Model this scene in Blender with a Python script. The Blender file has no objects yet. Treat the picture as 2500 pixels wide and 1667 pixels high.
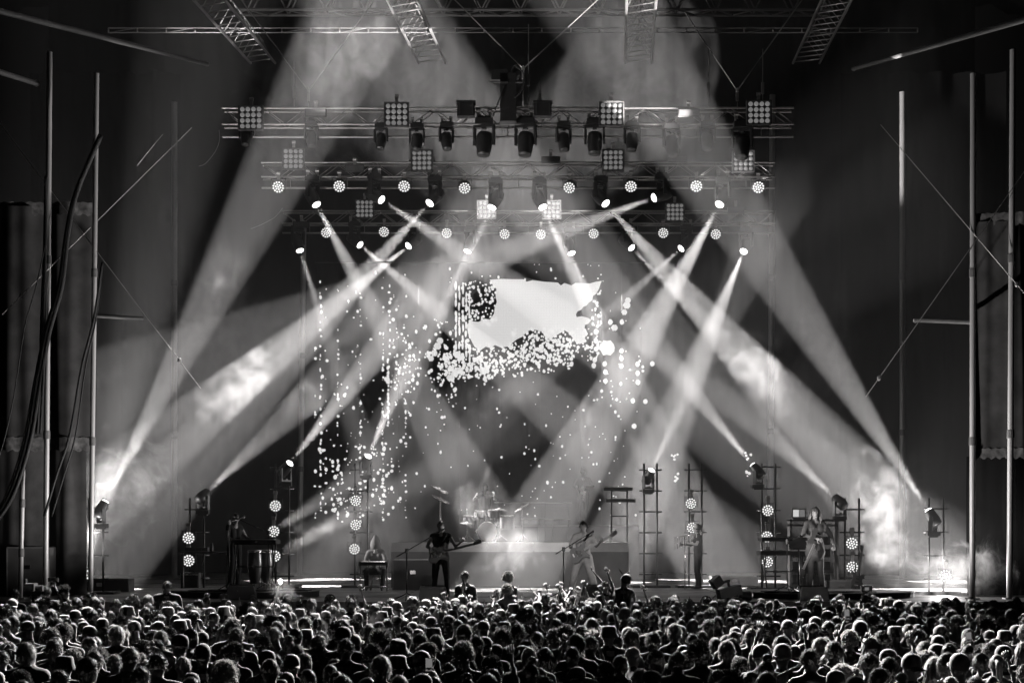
import bpy, bmesh, math, random
import numpy as np
from mathutils import Vector, Matrix, Quaternion
random.seed(7); np.random.seed(7)
S = bpy.context.scene
COL = S.collection
# ------------------------------------------------------------------ camera, world, exposure
F, HZ, HC = 4280.0, 1307.0, 3.03            # focal length in photo pixels, horizon row, eye height
cam = bpy.data.cameras.new('camera'); camo = bpy.data.objects.new('camera', cam); COL.objects.link(camo)
cam.sensor_width = 36; cam.lens = F/2500*36; cam.shift_y = (HZ-833.5)/2500
cam.clip_end = 400; cam.clip_start = .2
camo.location = (0, 0, HC); camo.rotation_euler = (math.pi/2, 0, 0); S.camera = camo
W = bpy.data.worlds.new('World'); S.world = W; W.use_nodes = True
W.node_tree.nodes['Background'].inputs[0].default_value = (.5, .48, .475, 1)
W.node_tree.nodes['Background'].inputs[1].default_value = .0025
S.view_settings.view_transform = 'Standard'; S.view_settings.look = 'None'
S.view_settings.exposure = 0; S.view_settings.gamma = 1
S.cycles.use_denoising = True
S.cycles.volume_bounces = 0; S.cycles.max_bounces = 4; S.cycles.diffuse_bounces = 0; S.cycles.glossy_bounces = 2
S.cycles.transparent_max_bounces = 8; S.cycles.volume_max_steps = 256
S.cycles.sample_clamp_indirect = 3; S.cycles.sample_clamp_direct = 20
LIGHT_GAIN = 1.0
WARM = (1, .978, .97)

def P(px, py, Y): return Vector(((px-1250)/F*Y, Y, HC-(py-HZ)/F*Y))
def rad(d): return math.radians(d)

# ------------------------------------------------------------------ materials
def mat(name, v, rough=.6, metal=0, noise=0, scale=8, bump=0, spec=.5, tint=1):
    m = bpy.data.materials.new(name); m.use_nodes = True
    nt = m.node_tree; b = nt.nodes['Principled BSDF']
    c = (v, v*.975, v*.965, 1)
    b.inputs['Base Color'].default_value = c; b.inputs['Roughness'].default_value = rough
    b.inputs['Metallic'].default_value = metal; b.inputs['Specular IOR Level'].default_value = spec
    if noise or bump:
        tc = nt.nodes.new('ShaderNodeTexCoord'); n = nt.nodes.new('ShaderNodeTexNoise')
        n.inputs['Scale'].default_value = scale; n.inputs['Detail'].default_value = 5
        nt.links.new(tc.outputs['Object'], n.inputs['Vector'])
        if noise:
            r = nt.nodes.new('ShaderNodeValToRGB')
            lo, hi = v*(1-noise), v*(1+noise)
            r.color_ramp.elements[0].position = .3; r.color_ramp.elements[1].position = .7
            r.color_ramp.elements[0].color = (lo, lo*.975, lo*.965, 1); r.color_ramp.elements[1].color = (hi, hi*.975, hi*.965, 1)
            nt.links.new(n.outputs['Fac'], r.inputs[0]); nt.links.new(r.outputs[0], b.inputs['Base Color'])
            mr = nt.nodes.new('ShaderNodeMapRange'); mr.inputs[3].default_value = max(.05, rough-.15); mr.inputs[4].default_value = min(1, rough+.15)
            nt.links.new(n.outputs['Fac'], mr.inputs[0]); nt.links.new(mr.outputs[0], b.inputs['Roughness'])
        if bump:
            bp = nt.nodes.new('ShaderNodeBump'); bp.inputs['Strength'].default_value = bump; bp.inputs['Distance'].default_value = .02
            nt.links.new(n.outputs['Fac'], bp.inputs['Height']); nt.links.new(bp.outputs[0], b.inputs['Normal'])
    return m
def objcolor_mat(name, rough=.75, sheen=.0, translucent=0, spec=.3, mottled=.25, scale=30):
    """a cloth or hair material whose grey comes from the object it is on"""
    m = bpy.data.materials.new(name); m.use_nodes = True
    nt = m.node_tree; b = nt.nodes['Principled BSDF']
    oi = nt.nodes.new('ShaderNodeObjectInfo')
    tc = nt.nodes.new('ShaderNodeTexCoord'); n = nt.nodes.new('ShaderNodeTexNoise'); n.inputs['Scale'].default_value = scale; n.inputs['Detail'].default_value = 4
    nt.links.new(tc.outputs['Object'], n.inputs['Vector'])
    mr = nt.nodes.new('ShaderNodeMapRange'); mr.inputs[1].default_value = .3; mr.inputs[2].default_value = .7
    mr.inputs[3].default_value = 1-mottled; mr.inputs[4].default_value = 1+mottled
    nt.links.new(n.outputs['Fac'], mr.inputs[0])
    mx = nt.nodes.new('ShaderNodeVectorMath'); mx.operation = 'SCALE'
    nt.links.new(oi.outputs['Color'], mx.inputs[0]); nt.links.new(mr.outputs[0], mx.inputs['Scale'])
    nt.links.new(mx.outputs[0], b.inputs['Base Color'])
    b.inputs['Roughness'].default_value = rough; b.inputs['Specular IOR Level'].default_value = spec
    if sheen: b.inputs['Sheen Weight'].default_value = sheen; b.inputs['Sheen Roughness'].default_value = .4
    if translucent:
        t = nt.nodes.new('ShaderNodeBsdfTranslucent'); ms = nt.nodes.new('ShaderNodeMixShader'); ms.inputs[0].default_value = translucent
        nt.links.new(mx.outputs[0], t.inputs['Color']); nt.links.new(b.outputs[0], ms.inputs[1]); nt.links.new(t.outputs[0], ms.inputs[2])
        nt.links.new(ms.outputs[0], nt.nodes['Material Output'].inputs['Surface'])
    return m
def emit(name, s, grid=0):
    m = bpy.data.materials.new(name); m.use_nodes = True
    nt = m.node_tree; b = nt.nodes['Principled BSDF']
    b.inputs['Base Color'].default_value = (.1, .1, .1, 1)
    b.inputs['Emission Color'].default_value = (1, .985, .975, 1); b.inputs['Emission Strength'].default_value = s
    if grid:
        tc = nt.nodes.new('ShaderNodeTexCoord'); sp = nt.nodes.new('ShaderNodeSeparateXYZ'); nt.links.new(tc.outputs['Object'], sp.inputs[0])
        outs = []
        for ax in ('X', 'Z'):
            mu = nt.nodes.new('ShaderNodeMath'); mu.operation = 'PINGPONG'; mu.inputs[1].default_value = .045
            nt.links.new(sp.outputs[ax], mu.inputs[0])
            g = nt.nodes.new('ShaderNodeMapRange'); g.inputs[1].default_value = 0; g.inputs[2].default_value = .02; g.inputs[3].default_value = 1-grid; g.inputs[4].default_value = 1
            nt.links.new(mu.outputs[0], g.inputs[0]); outs.append(g)
        mm = nt.nodes.new('ShaderNodeMath'); mm.operation = 'MULTIPLY'; nt.links.new(outs[0].outputs[0], mm.inputs[0]); nt.links.new(outs[1].outputs[0], mm.inputs[1])
        m2 = nt.nodes.new('ShaderNodeMath'); m2.operation = 'MULTIPLY'; m2.inputs[1].default_value = s
        nt.links.new(mm.outputs[0], m2.inputs[0]); nt.links.new(m2.outputs[0], b.inputs['Emission Strength'])
    m.cycles.emission_sampling = 'NONE'
    return m
M = dict(
    ground=mat('asphalt ground', .05, .8, noise=.3, scale=3),
    floor=mat('stage vinyl', .3, .42, noise=.35, scale=1.6, spec=.4),
    fascia=mat('black fascia', .02, .8),
    curtain=mat('black drape', .004, .95, noise=.3, scale=5, spec=.1),
    scrim=mat('grey scrim mesh', .075, .9, noise=.35, scale=2, spec=.1),
    hem=mat('pale hem', .14, .8, noise=.5, scale=9, spec=.2),
    roof=mat('roof fabric', .035, .85, noise=.4, scale=1.5, spec=.15),
    alu=mat('aluminium tube', .36, .42, 1, noise=.15, scale=6),
    dullalu=mat('dull aluminium', .2, .7, .5, noise=.25, scale=6),
    steel=mat('galvanised steel post', .55, .45, .25, noise=.15, scale=4),
    pipe=mat('dark painted pipe', .045, .6, noise=.3, scale=5),
    black=mat('black enamel', .018, .45, noise=.2, scale=10),
    blackm=mat('black satin metal', .03, .3, .3),
    cable=mat('black rubber', .012, .6),
    wire=mat('steel wire', .4, .4, .6),
    lensoff=emit('blinder lens with painted glow', .16),  # unlit lenses: their reflected light is put in as faint emission
    housing=mat('lamp housing', .05, .5),
    strobe=mat('strobe front glass', .12, .3, .2),
    riser=mat('grey riser cloth', .06, .8, noise=.15, scale=2),
    white=mat('white riser band', .26, .6, noise=.1, scale=3),
    skin=mat('skin', .32, .5, noise=.15, scale=12, spec=.4),
    eye=mat('eye', .5, .2), mouth=mat('mouth', .1, .5),
    dark=mat('dark cloth', .02, .85, noise=.3, scale=12, spec=.2),
    trousers=mat('crowd trousers', .03, .85, noise=.3, scale=12, spec=.2),
    palecloth=mat('pale cloth', .5, .85, noise=.12, scale=9, spec=.2, bump=.4),
    midcloth=mat('grey cloth', .1, .85, noise=.15, scale=9, spec=.2, bump=.4),
    brass=mat('cymbal bronze', .8, .22, 1), drumshell=mat('drum shell', .08, .25), drumskin=mat('drum head', .7, .6),
    wood=mat('guitar body varnish', .12, .2), woodpale=mat('guitar neck', .3, .4), chrome=mat('chrome', .8, .15, 1),
    grille=mat('amp grille cloth', .12, .9, noise=.3, scale=60), keys=mat('white keys', .75, .4),
    case=mat('case laminate', .09, .45, noise=.2, scale=3), shoe=mat('shoe', .03, .5),
    paper=mat('white board', .75, .6),
    top=objcolor_mat('crowd top cloth', .85, .15, 0, .2),
    hair=objcolor_mat('hair', .34, 0, .4, .8, .35, 60),
    hat=objcolor_mat('hat cloth', .8, .1, 0, .25),
    lens=emit('lit beam lens', 5.0), cell=emit('lit led cell', 1.05), cellsoft=emit('lit led cell soft', 1.1), screen=emit('lit screen', .74, .06), dot=emit('lit screen pixel', .82),
    display=emit('lit laptop display', .6), flare=emit('burning flare', 8.0), phone=emit('phone display', .16),
)

# ------------------------------------------------------------------ mesh helpers
def ico(sub):
    bm = bmesh.new(); bmesh.ops.create_icosphere(bm, subdivisions=sub, radius=1)
    v = np.array([x.co[:] for x in bm.verts]); f = [[q.index for q in p.verts] for p in bm.faces]; bm.free(); return v, f
ICO = {1: ico(1), 2: ico(2), 3: ico(3)}
def frame(d):
    d = Vector(d).normalized(); u = Vector((0, 0, 1)) if abs(d.z) < .95 else Vector((0, 1, 0))
    a = d.cross(u).normalized(); b = a.cross(d).normalized(); return a, b, d
class MB:
    def __init__(s): s.v, s.f, s.mi, s.m = [], [], [], 0
    def add(s, v, f):
        n = len(s.v); s.v.extend([tuple(q) for q in v]); s.f.extend([[i+n for i in q] for q in f]); s.mi.extend([s.m]*len(f)); return s
    def box(s, c, d, R=None):
        c = Vector(c); v = []
        for x in (-.5, .5):
            for y in (-.5, .5):
                for z in (-.5, .5):
                    q = Vector((x*d[0], y*d[1], z*d[2])); v.append(c+(R @ q if R else q))
        return s.add(v, [(0,1,3,2),(4,6,7,5),(0,4,5,1),(2,3,7,6),(0,2,6,4),(1,5,7,3)])
    def tube(s, pts, r, n=6, cap=True):
        pts = [Vector(p) for p in pts]; rs = r if isinstance(r, (list, tuple)) else [r]*len(pts); v, f = [], []
        a = None
        for i, p in enumerate(pts):
            d = (pts[min(i+1, len(pts)-1)]-pts[max(i-1, 0)])
            if d.length < 1e-9: d = Vector((0, 0, 1))
            d.normalize()
            if a is None: a, b, _ = frame(d)
            a = (a-d*a.dot(d)).normalized(); b = d.cross(a)
            for k in range(n):
                t = 2*math.pi*k/n; v.append(p+(a*math.cos(t)+b*math.sin(t))*rs[i])
        for i in range(len(pts)-1):
            for k in range(n): f.append((i*n+k, i*n+(k+1) % n, (i+1)*n+(k+1) % n, (i+1)*n+k))
        if cap: f.append(tuple(range(n))[::-1]); f.append(tuple((len(pts)-1)*n+k for k in range(n)))
        return s.add(v, f)
    def sph(s, c, r, sub=2, R=None):
        r = r if isinstance(r, (tuple, list)) else (r, r, r); c = Vector(c)
        v = [c+((R @ Vector((q[0]*r[0], q[1]*r[1], q[2]*r[2]))) if R else Vector((q[0]*r[0], q[1]*r[1], q[2]*r[2]))) for q in ICO[sub][0]]
        return s.add(v, ICO[sub][1])
    def cap2(s, a, b, ra, rb, sub=2):
        a, b = Vector(a), Vector(b); d = (b-a); d = d.normalized() if d.length > 1e-6 else Vector((0, 0, 1))
        v = []
        for q in ICO[sub][0]:
            q = Vector(q); v.append((b+q*rb) if q.dot(d) >= 0 else (a+q*ra))
        return s.add(v, ICO[sub][1])
    def prism(s, poly, z0, z1, R=None, c=(0, 0, 0)):
        """poly in the XZ plane, depth along Y"""
        n = len(poly); c = Vector(c); v = [Vector((x, z0, z)) for x, z in poly]+[Vector((x, z1, z)) for x, z in poly]
        v = [c+(R @ q if R else q) for q in v]
        return s.add(v, [tuple(range(n)), tuple(range(n, 2*n))[::-1]]+[(i, i+n, (i+1) % n+n, (i+1) % n) for i in range(n)])
    def lathe(s, prof, n=20, c=(0, 0, 0), R=None):
        c = Vector(c); v, f = [], []
        for r, z in prof:
            for k in range(n):
                t = 2*math.pi*k/n; q = Vector((r*math.cos(t), r*math.sin(t), z)); v.append(c+(R @ q if R else q))
        for i in range(len(prof)-1):
            for k in range(n): f.append((i*n+k, i*n+(k+1) % n, (i+1)*n+(k+1) % n, (i+1)*n+k))
        f.append(tuple(range(n))[::-1]); f.append(tuple((len(prof)-1)*n+k for k in range(n)))
        return s.add(v, f)
    def mesh(s, name, mats, smooth=False):
        me = bpy.data.meshes.new(name); me.from_pydata(s.v, [], s.f)
        for m in (mats if isinstance(mats, (list, tuple)) else [mats]): me.materials.append(m)
        if any(s.mi): me.polygons.foreach_set('material_index', s.mi)
        if smooth: me.polygons.foreach_set('use_smooth', [True]*len(s.f))
        me.update(); return me
    def build(s, name, mats, parent=None, loc=None, smooth=False): return link(name, s.mesh(name, mats, smooth), parent, loc)
def link(name, me, parent=None, loc=None, mtx=None):
    o = bpy.data.objects.new(name, me); COL.objects.link(o)
    if parent: o.parent = parent
    if loc is not None: o.location = loc
    if mtx is not None: o.matrix_local = mtx
    return o
def tag(o, label=None, cat=None, group=None, kind=None):
    if label: o['label'] = label
    if cat: o['category'] = cat
    if group: o['group'] = group
    if kind: o['kind'] = kind
    return o
def thing(name, label, cat, loc=(0, 0, 0), group=None, rz=0):
    o = bpy.data.objects.new(name, None); COL.objects.link(o); o.location = loc; o.rotation_euler.z = rz; o.empty_display_size = .2
    return tag(o, label, cat, group)
def aim(d, up='Y'): return Vector(d).to_track_quat('-Z', up).to_matrix()
ORD = ['first', 'second', 'third', 'fourth', 'fifth', 'sixth', 'seventh', 'eighth', 'ninth', 'tenth', 'eleventh', 'twelfth']
def order(i, n):
    if i == 0: return 'leftmost'
    if i == n-1: return 'rightmost'
    return ORD[i]+' from left' if i < n-1-i+1 else ORD[n-1-i]+' from right'

# ------------------------------------------------------------------ setting
tag(MB().box((0, 40, -.5), (240, 200, 1)).build('ground', M['ground']), kind='structure')
SX, SY0, SY1, SZ = 15.5, 36.4, 65, 1.66
def stage_floor():
    mb = MB().box((0, (SY0+SY1)/2, SZ-.15), (2*SX, SY1-SY0, .3)); o = tag(mb.build('stage_floor', M['floor']), kind='structure')
    MB().box((0, SY0+.08, (SZ-.3)/2), (2*SX-.02, .1, SZ-.3)).build('fascia', M['fascia'], o)
    # deck seams: narrow strips laid 4 mm proud
    s = MB()
    for x in np.arange(-14.6, 15, 2.44): s.box((x, 50.8, SZ+.003), (.012, 28, .006))
    for y in (39.2, 42.1, 46.3, 50.5, 55): s.box((0, y, SZ+.003), (30.9, .02, .006))
    s.build('deck_seam', M['black'], o)['kind'] = 'stuff'
stage_floor()
def drape(name, label, x0, x1, Y, z0, z1, m, hem=None, amp=.12, n=60, group=None):
    mb = MB(); v, f = [], []; rows = 5
    for i in range(n+1):
        t = i/n; x = x0+(x1-x0)*t
        for j in range(rows):
            u = j/(rows-1); y = Y+amp*math.sin(t*abs(x1-x0)*5.2+.7*math.sin(t*9+u))*(.5+.5*math.sin(t*17)**2)+.05*math.sin(u*3+t*6)
            v.append((x, y, z0+(z1-z0)*u))
    for i in range(n):
        for j in range(rows-1): f.append((i*rows+j, (i+1)*rows+j, (i+1)*rows+j+1, i*rows+j+1))
    mb.add(v, f); o = mb.build(name, m, smooth=True); tag(o, label, 'curtain', group)
    if hem:
        for zc, h in hem:
            hb = MB(); vv, ff = [], []
            for i in range(n+1):
                t = i/n; x = x0+(x1-x0)*t; k = i*rows; y = v[k][1]-.03; w = .03*math.sin(i*1.7)
                vv += [(x, y, zc-h/2+w), (x, y, zc+h/2+w*.4)]
            ff = [(2*i, 2*i+2, 2*i+3, 2*i+1) for i in range(n)]
            hb.add(vv, ff).build('hem', M['hem'], o, smooth=True)
    return o
drape('back_curtain', 'black backdrop curtain hung behind the whole stage', -17, 17, 64.2, SZ, 23.4, M['curtain'], amp=.25, n=160)
xl = lambda px, Y: (px-1250)/F*Y
drape('scrim_panel', 'grey mesh scrim panel behind the two left scaffold posts', xl(-60, 39), xl(232, 39), 39.0, P(0, 1088, 39).z, P(0, 505, 39).z, M['scrim'], [(P(0, 1084, 39).z, .3), (P(0, 510, 39).z, .28)], n=50, group='side scrims')
drape('scrim_panel', 'grey mesh scrim panel between the two right scaffold posts', xl(2372, 39), xl(2570, 39), 39.0, P(0, 1108, 39).z, P(0, 540, 39).z, M['scrim'], [(P(0, 1106, 39).z, .22), (P(0, 535, 39).z, .28)], n=40, group='side scrims')
drape('wing_curtain', 'dark lower wing curtain under the left scrim panel', xl(-60, 40), xl(200, 40), 40.4, SZ, P(0, 1095, 40).z, M['scrim'], amp=.16, n=50, group='lower wing curtains')
drape('wing_curtain', 'dark lower wing curtain under the right scrim panel', xl(2372, 40), xl(2570, 40), 40.4, SZ, P(0, 1112, 40).z, M['curtain'], amp=.16, n=50, group='lower wing curtains')
drape('side_curtain', 'tall black masking curtain in the left wing', xl(-120, 52), xl(430, 60), 60.5, SZ, 19, M['curtain'], amp=.3, n=60, group='wing masking curtains')
drape('side_curtain', 'tall black masking curtain in the right wing', xl(2060, 60), xl(2650, 52), 60.5, SZ, 19, M['curtain'], amp=.3, n=60, group='wing masking curtains')
def canopy():
    mb = MB(); v, f = [], []; nx, ny = 120, 8
    for i in range(nx+1):
        for j in range(ny+1):
            x = -20+40*i/nx; y = 36+30*j/ny; sag = .18*abs(math.sin(i*.55))+.08*math.sin(i*1.9+j)
            v.append((x, y, 21.6+2.9*(1-(x/20)**2)*.9-sag+.03*(y-36)))
    for i in range(nx):
        for j in range(ny): f.append((i*(ny+1)+j, i*(ny+1)+j+1, (i+1)*(ny+1)+j+1, (i+1)*(ny+1)+j))
    mb.add(v, f); tag(mb.build('roof_canopy', M['roof'], smooth=True), 'dark sagging fabric canopy roof above the stage trusses', 'roof')
canopy()

# ------------------------------------------------------------------ trusses and rigging
def bar_mesh(L, r, m, name, n=6): return MB().tube([(0, 0, -L/2), (0, 0, L/2)], r, n).mesh(name, m, True)
def place_bar(name, me, L0, a, b, parent):
    a, b = Vector(a), Vector(b); d = b-a
    q = d.to_track_quat('Z', 'Y').to_matrix().to_4x4()
    return link(name, me, parent, mtx=Matrix.Translation((a+b)/2) @ q @ Matrix.Diagonal((1, 1, d.length/L0, 1)))
UNIT = {}
def bar(name, a, b, r, m, parent, n=6):
    k = (round(r, 4), m, n)
    if k not in UNIT: UNIT[k] = bar_mesh(1, r, M[m], name, n)
    return place_bar(name, UNIT[k], 1, a, b, parent)
def box_truss(name, label, x0, x1, Y, z, h, dpt, bay, m, cr, br, group, cat='truss', faces=('front', 'bottom', 'back')):
    t = thing(name, label, cat, ((x0+x1)/2, Y, z), group); o = Vector(((x0+x1)/2, Y, z))
    c = [(Y-dpt/2, z-h/2), (Y-dpt/2, z+h/2), (Y+dpt/2, z-h/2), (Y+dpt/2, z+h/2)]
    for y, zz in c: bar('chord', Vector((x0, y, zz))-o, Vector((x1, y, zz))-o, cr, m, t)
    n = int((x1-x0)/bay)
    for fc in faces:
        A, B = {'front': (c[0], c[1]), 'bottom': (c[0], c[2]), 'back': (c[2], c[3])}[fc]
        for i in range(n):
            xa, xb = x0+(x1-x0)*i/n, x0+(x1-x0)*(i+1)/n
            p, q = (A, B) if i % 2 else (B, A)
            bar('brace', Vector((xa, p[0], p[1]))-o, Vector((xb, q[0], q[1]))-o, br, m, t, 5)
    return t
TR = [dict(Y=46, z=13.98, x0=xl(545, 46), x1=xl(1935, 46)), dict(Y=52, z=13.83, x0=xl(640, 52), x1=xl(1890, 52)), dict(Y=60, z=13.88, x0=xl(690, 60), x1=xl(1890, 60))]
for d, w in zip(TR, ('front', 'middle', 'rear')):
    box_truss('lighting_truss', f'long horizontal aluminium lighting truss, {w} of the three above the stage', d['x0'], d['x1'], d['Y'], d['z'], .42, .42, .55, 'alu', .03, .014, 'lighting trusses')
    # a flown pipe just below each truss carries the fixtures
    p = thing('lighting_pipe', f'thin flown pipe hung just under the {w} lighting truss', 'pipe', ((d['x0']+d['x1'])/2, d['Y']-.1, d['z']-.52), 'fixture pipes')
    hw = (d['x1']-d['x0'])/2
    bar('pipe', (-hw, 0, 0), (hw, 0, 0), .03, 'alu', p)
    for i in range(9):
        x = -hw+2*hw*(i+.5)/9; bar('hanger', (x, .05, 0), (x, .05, .36), .012, 'alu', p)
box_truss('roof_truss', 'deep roof truss with zigzag braces along the top of the picture', xl(560, 56), xl(2030, 56), 56, 20.35, 1.25, .6, .62, 'dullalu', .05, .03, 'roof trusses')
def tie_truss():
    Y = 52; x0, x1 = xl(265, Y), xl(2240, Y); za, zb = P(0, 69, Y).z, P(0, 80, Y).z
    o = Vector(((x0+x1)/2, Y, za)); t = thing('roof_tie', 'slim two-tube tie beam crossing the whole roof below the deep truss', 'truss', o, 'roof trusses')
    for z in (za, zb): bar('chord', Vector((x0, Y, z))-o, Vector((x1, Y, z))-o, .018, 'dullalu', t)
    n = 28
    for i in range(n+1):
        x = x0+(x1-x0)*i/n; bar('tie', Vector((x, Y, za))-o, Vector((x, Y, zb))-o, .022, 'alu', t)
    for i in range(0, n, 2):
        xa, xb = x0+(x1-x0)*i/n, x0+(x1-x0)*(i+1)/n; bar('brace', Vector((xa, Y, zb))-o, Vector((xb, Y, za))-o, .01, 'dullalu', t)
tie_truss()
LAD = [((445, 525), (612, 672), 'leftmost'), ((930, 1004), (1022, 1088), 'second from left'), ((1530, 1604), (1526, 1590), 'second from right'), ((2020, 2094), (1936, 2001), 'rightmost')]
for (n0, n1), (f0, f1), w in LAD:
    a0, a1 = P(n0, -30, 43), P(n1, -30, 43); b0, b1 = P(f0, 155, 56), P(f1, 155, 56); o = (a0+b1)/2
    t = thing('roof_ladder_truss', f'sloping ladder-like roof truss with two rails and rungs, {w} of four', 'truss', o, 'ladder trusses')
    bar('rail', a0-o, b0-o, .04, 'alu', t); bar('rail', a1-o, b1-o, .04, 'alu', t)
    up = Vector((0, 0, .7)); bar('rail', (a0+a1)/2+up-o, (b0+b1)/2+up-o, .03, 'dullalu', t)
    for i in range(13):
        u, w2 = i/13, (i+.75)/13
        bar('rung', a0.lerp(b0, w2)-o, a1.lerp(b1, u)-o, .018, 'alu', t, 5)
        bar('rung', a0.lerp(b0, u)-o, (a0+a1).lerp(b0+b1, u)*.5+up-o, .014, 'dullalu', t, 5)
        bar('rung', a1.lerp(b1, u)-o, (a0+a1).lerp(b0+b1, w2)*.5+up-o, .014, 'dullalu', t, 5)
BR = [((753, 222), (585, -5), (900, 20), 'above the left part of the front truss'), ((1277, 168), (1105, -5), (1465, -5), 'above the middle of the front truss'), ((1800, 222), (1672, 30), (1962, -5), 'above the right part of the front truss')]
for ap, l, r, w in BR:
    o = P(ap[0], ap[1], 46); t = thing('rigging_bridle', 'v-shaped pair of steel rigging wires '+w, 'rigging', o, 'bridles')
    for q in (l, r): bar('wire', P(q[0], q[1], 46.5)-o, (0, 0, 0), .017, 'wire', t, 5)
    MB().sph((0, 0, 0), (.05, .05, .09), 1).box((0, 0, -.17), (.07, .07, .2)).build('shackle', M['wire'], t)
    bar('drop_wire', (0, 0, -.2), (0, 0, 14.2-o.z), .012, 'wire', t, 5)
for i, (x, y0) in enumerate(((1290, 60), (718, 150), (1318, 200), (1862, 120), (1730, 120))):
    a, b = P(x, y0, 46.2), P(x, 262, 46.2); t = thing('hoist_chain', f'thin vertical hoist chain with its hook, {order(i if i<1 else i, 5) if False else ["right of the middle bridle", "left of the left bridle", "right above the dark hoist tower", "beside the right bridle", "left of the right bridle"][i]}', 'chain', (a+b)/2, 'hoist chains')
    o = (a+b)/2; bar('chain', a-o, b-o, .012, 'wire', t, 5)
    MB().box((0, 0, (b-o).z*.35), (.07, .07, .3)).build('hook_block', M['wire'], t)
# scaffold posts, wing beams, wires
POSTS = [((121, 128), (111, 1312), 38, .06, 'outer bright scaffold post at the left edge of the stage'), ((236, 180), (221, 1243), 38, .055, 'inner bright scaffold post on the left, next to the scrim'),
         ((57, 1085), (50, 1318), 38, .05, 'short bright post at the far left under the scrim'), ((2376, 180), (2374, 1330), 38, .065, 'inner bright scaffold post on the right side of the stage'),
         ((2473, 122), (2465, 1348), 38, .065, 'outer bright scaffold post at the right edge of the stage'), ((426, 250), (426, 1400), 56, .09, 'dim rear post in the left wing'),
         ((742, 540), (731, 1400), 60.3, .09, 'dim rear post left of the screen'), ((2203, 225), (2203, 1400), 56, .09, 'dim rear post in the right wing'), ((1886, 232), (1880, 1400), 60.3, .1, 'dim tall rear post right of the screen'),
         ((2436, 1090), (2436, 1390), 42, .13, 'short wide grey leg between the right posts')]
for a, b, Y, r, lb in POSTS:
    pa, pb = P(a[0], a[1], Y), P(b[0], b[1], Y); pb.z = SZ; o = pb.copy()
    t = thing('scaffold_post', lb, 'post', o, 'scaffold posts')
    bar('tube', pa-o, (0, 0, .02), r, 'steel', t, 14)
    MB().box((0, 0, .012), (r*4, r*4, .024)).build('base_plate', M['steel'], t)
    for k in (.3, .62):
        MB().lathe([(r*1.25, -.09), (r*1.25, .09)], 14).build('collar', M['dullalu'], t, (pa-o)*k)
WB = [((-30, 20, 30), (505, 157, 46), 'long slanting roof edge beam in the upper left'), ((2530, 40, 30), (2085, 168, 46), 'long slanting roof edge beam in the upper right'), ((-20, 170, 34), (88, 204, 38), 'short roof edge beam left of the left posts')]
for a, b, lb in WB:
    A, B = P(*a), P(*b); o = (A+B)/2; t = thing('edge_beam', lb, 'beam', o, 'roof edge beams'); bar('tube', A-o, B-o, .055, 'pipe', t, 10)
    MB().sph(A-o, .08, 1).sph(B-o, .08, 1).build('end_fitting', M['dullalu'], t)
WR = [((-20, 275), (490, 948), 'steel brace wire slanting down to the right in the left wing'), ((468, 312), (5, 768), 'steel brace wire slanting down to the left in the left wing'), ((2150, 305), (2520, 738), 'steel brace wire slanting down to the right in the right wing'), ((2114, 968), (2520, 392), 'steel brace wire slanting up to the right in the right wing')]
for a, b, lb in WR:
    A, B = P(a[0], a[1], 38.3), P(b[0], b[1], 37.7); o = (A+B)/2; t = thing('brace_wire', lb, 'wire', o, 'brace wires'); bar('wire', A-o, B-o, .010, 'wire', t, 5)
    q = A.lerp(B, .9 if a[1] < b[1] else .08)-o; MB().sph(q, (.05, .04, .07), 1).build('turnbuckle', M['wire'], t)
for a, b, y, lb in ((228, 350, 770, 'dim horizontal brace pipe beside the inner left post'), (2235, 2372, 782, 'dim horizontal brace pipe beside the inner right post')):
    A, B = P(a, y, 42), P(b, y+4, 38.3) if a > 1250 else P(b, y+8, 42); o = (A+B)/2; t = thing('brace_pipe', lb, 'pipe', o, 'brace pipes'); bar('pipe', A-o, B-o, .05, 'pipe', t, 8)
    MB().sph(A-o, .07, 1).build('clamp', M['dullalu'], t)
def spline(pts, n=8):
    out = []; Q = [pts[0]]+pts+[pts[-1]]
    for i in range(1, len(Q)-2):
        for k in range(n):
            t = k/n; a, b, c, d = Q[i-1], Q[i], Q[i+1], Q[i+2]
            out.append(.5*((2*b)+(c-a)*t+(2*a-5*b+4*c-d)*t*t+(3*b-a-3*c+d)*t**3))
    out.append(Q[-2]); return out
def cable(name, label, pts, Y, rs, group=None, m='cable', cat='cable', spread=.12):
    base = [P(x, y, Y) for x, y in pts]; o = base[0].copy(); t = thing(name, label, cat, o, group)
    for i, r in enumerate(rs):
        off = Vector((random.uniform(-spread, spread), random.uniform(-.1, .1), 0)); q = [p-o+off*min(1, 1.6*abs(k/len(base)-.0)) for k, p in enumerate(base)]
        MB().tube(spline(q), r, 6).build('strand', M[m], t, smooth=True)
cable('cable_bundle', 'thick bundle of black cables hanging down the left scaffold posts', [(246, 330), (188, 470), (166, 570), (150, 700), (120, 810), (98, 930), (72, 1080), (30, 1210), (-20, 1285)], 37.6, [.06, .05, .045, .04, .04, .035], 'hanging cables')
cable('loose_cable', 'thin black cable hanging left of the cable bundle', [(110, 600), (88, 700), (60, 800), (35, 960), (8, 1080), (-20, 1160)], 37.5, [.015], 'hanging cables')
cable('loose_cable', 'two black cables sagging beside the inner left post', [(250, 640), (232, 780), (205, 900), (180, 1060), (150, 1160), (120, 1260)], 37.6, [.03, .02], 'hanging cables')
cable('loose_cable', 'thin cable running down the outer left post', [(112, 430), (108, 600), (100, 800), (97, 900), (88, 1060)], 37.6, [.035, .03], 'hanging cables')
cable('hanging_cable', 'pale curved cable hanging at the left end of the front truss', [(535, 318), (533, 345), (520, 372), (495, 400), (478, 407)], 46, [.007], 'hanging cables', 'wire')
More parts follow.
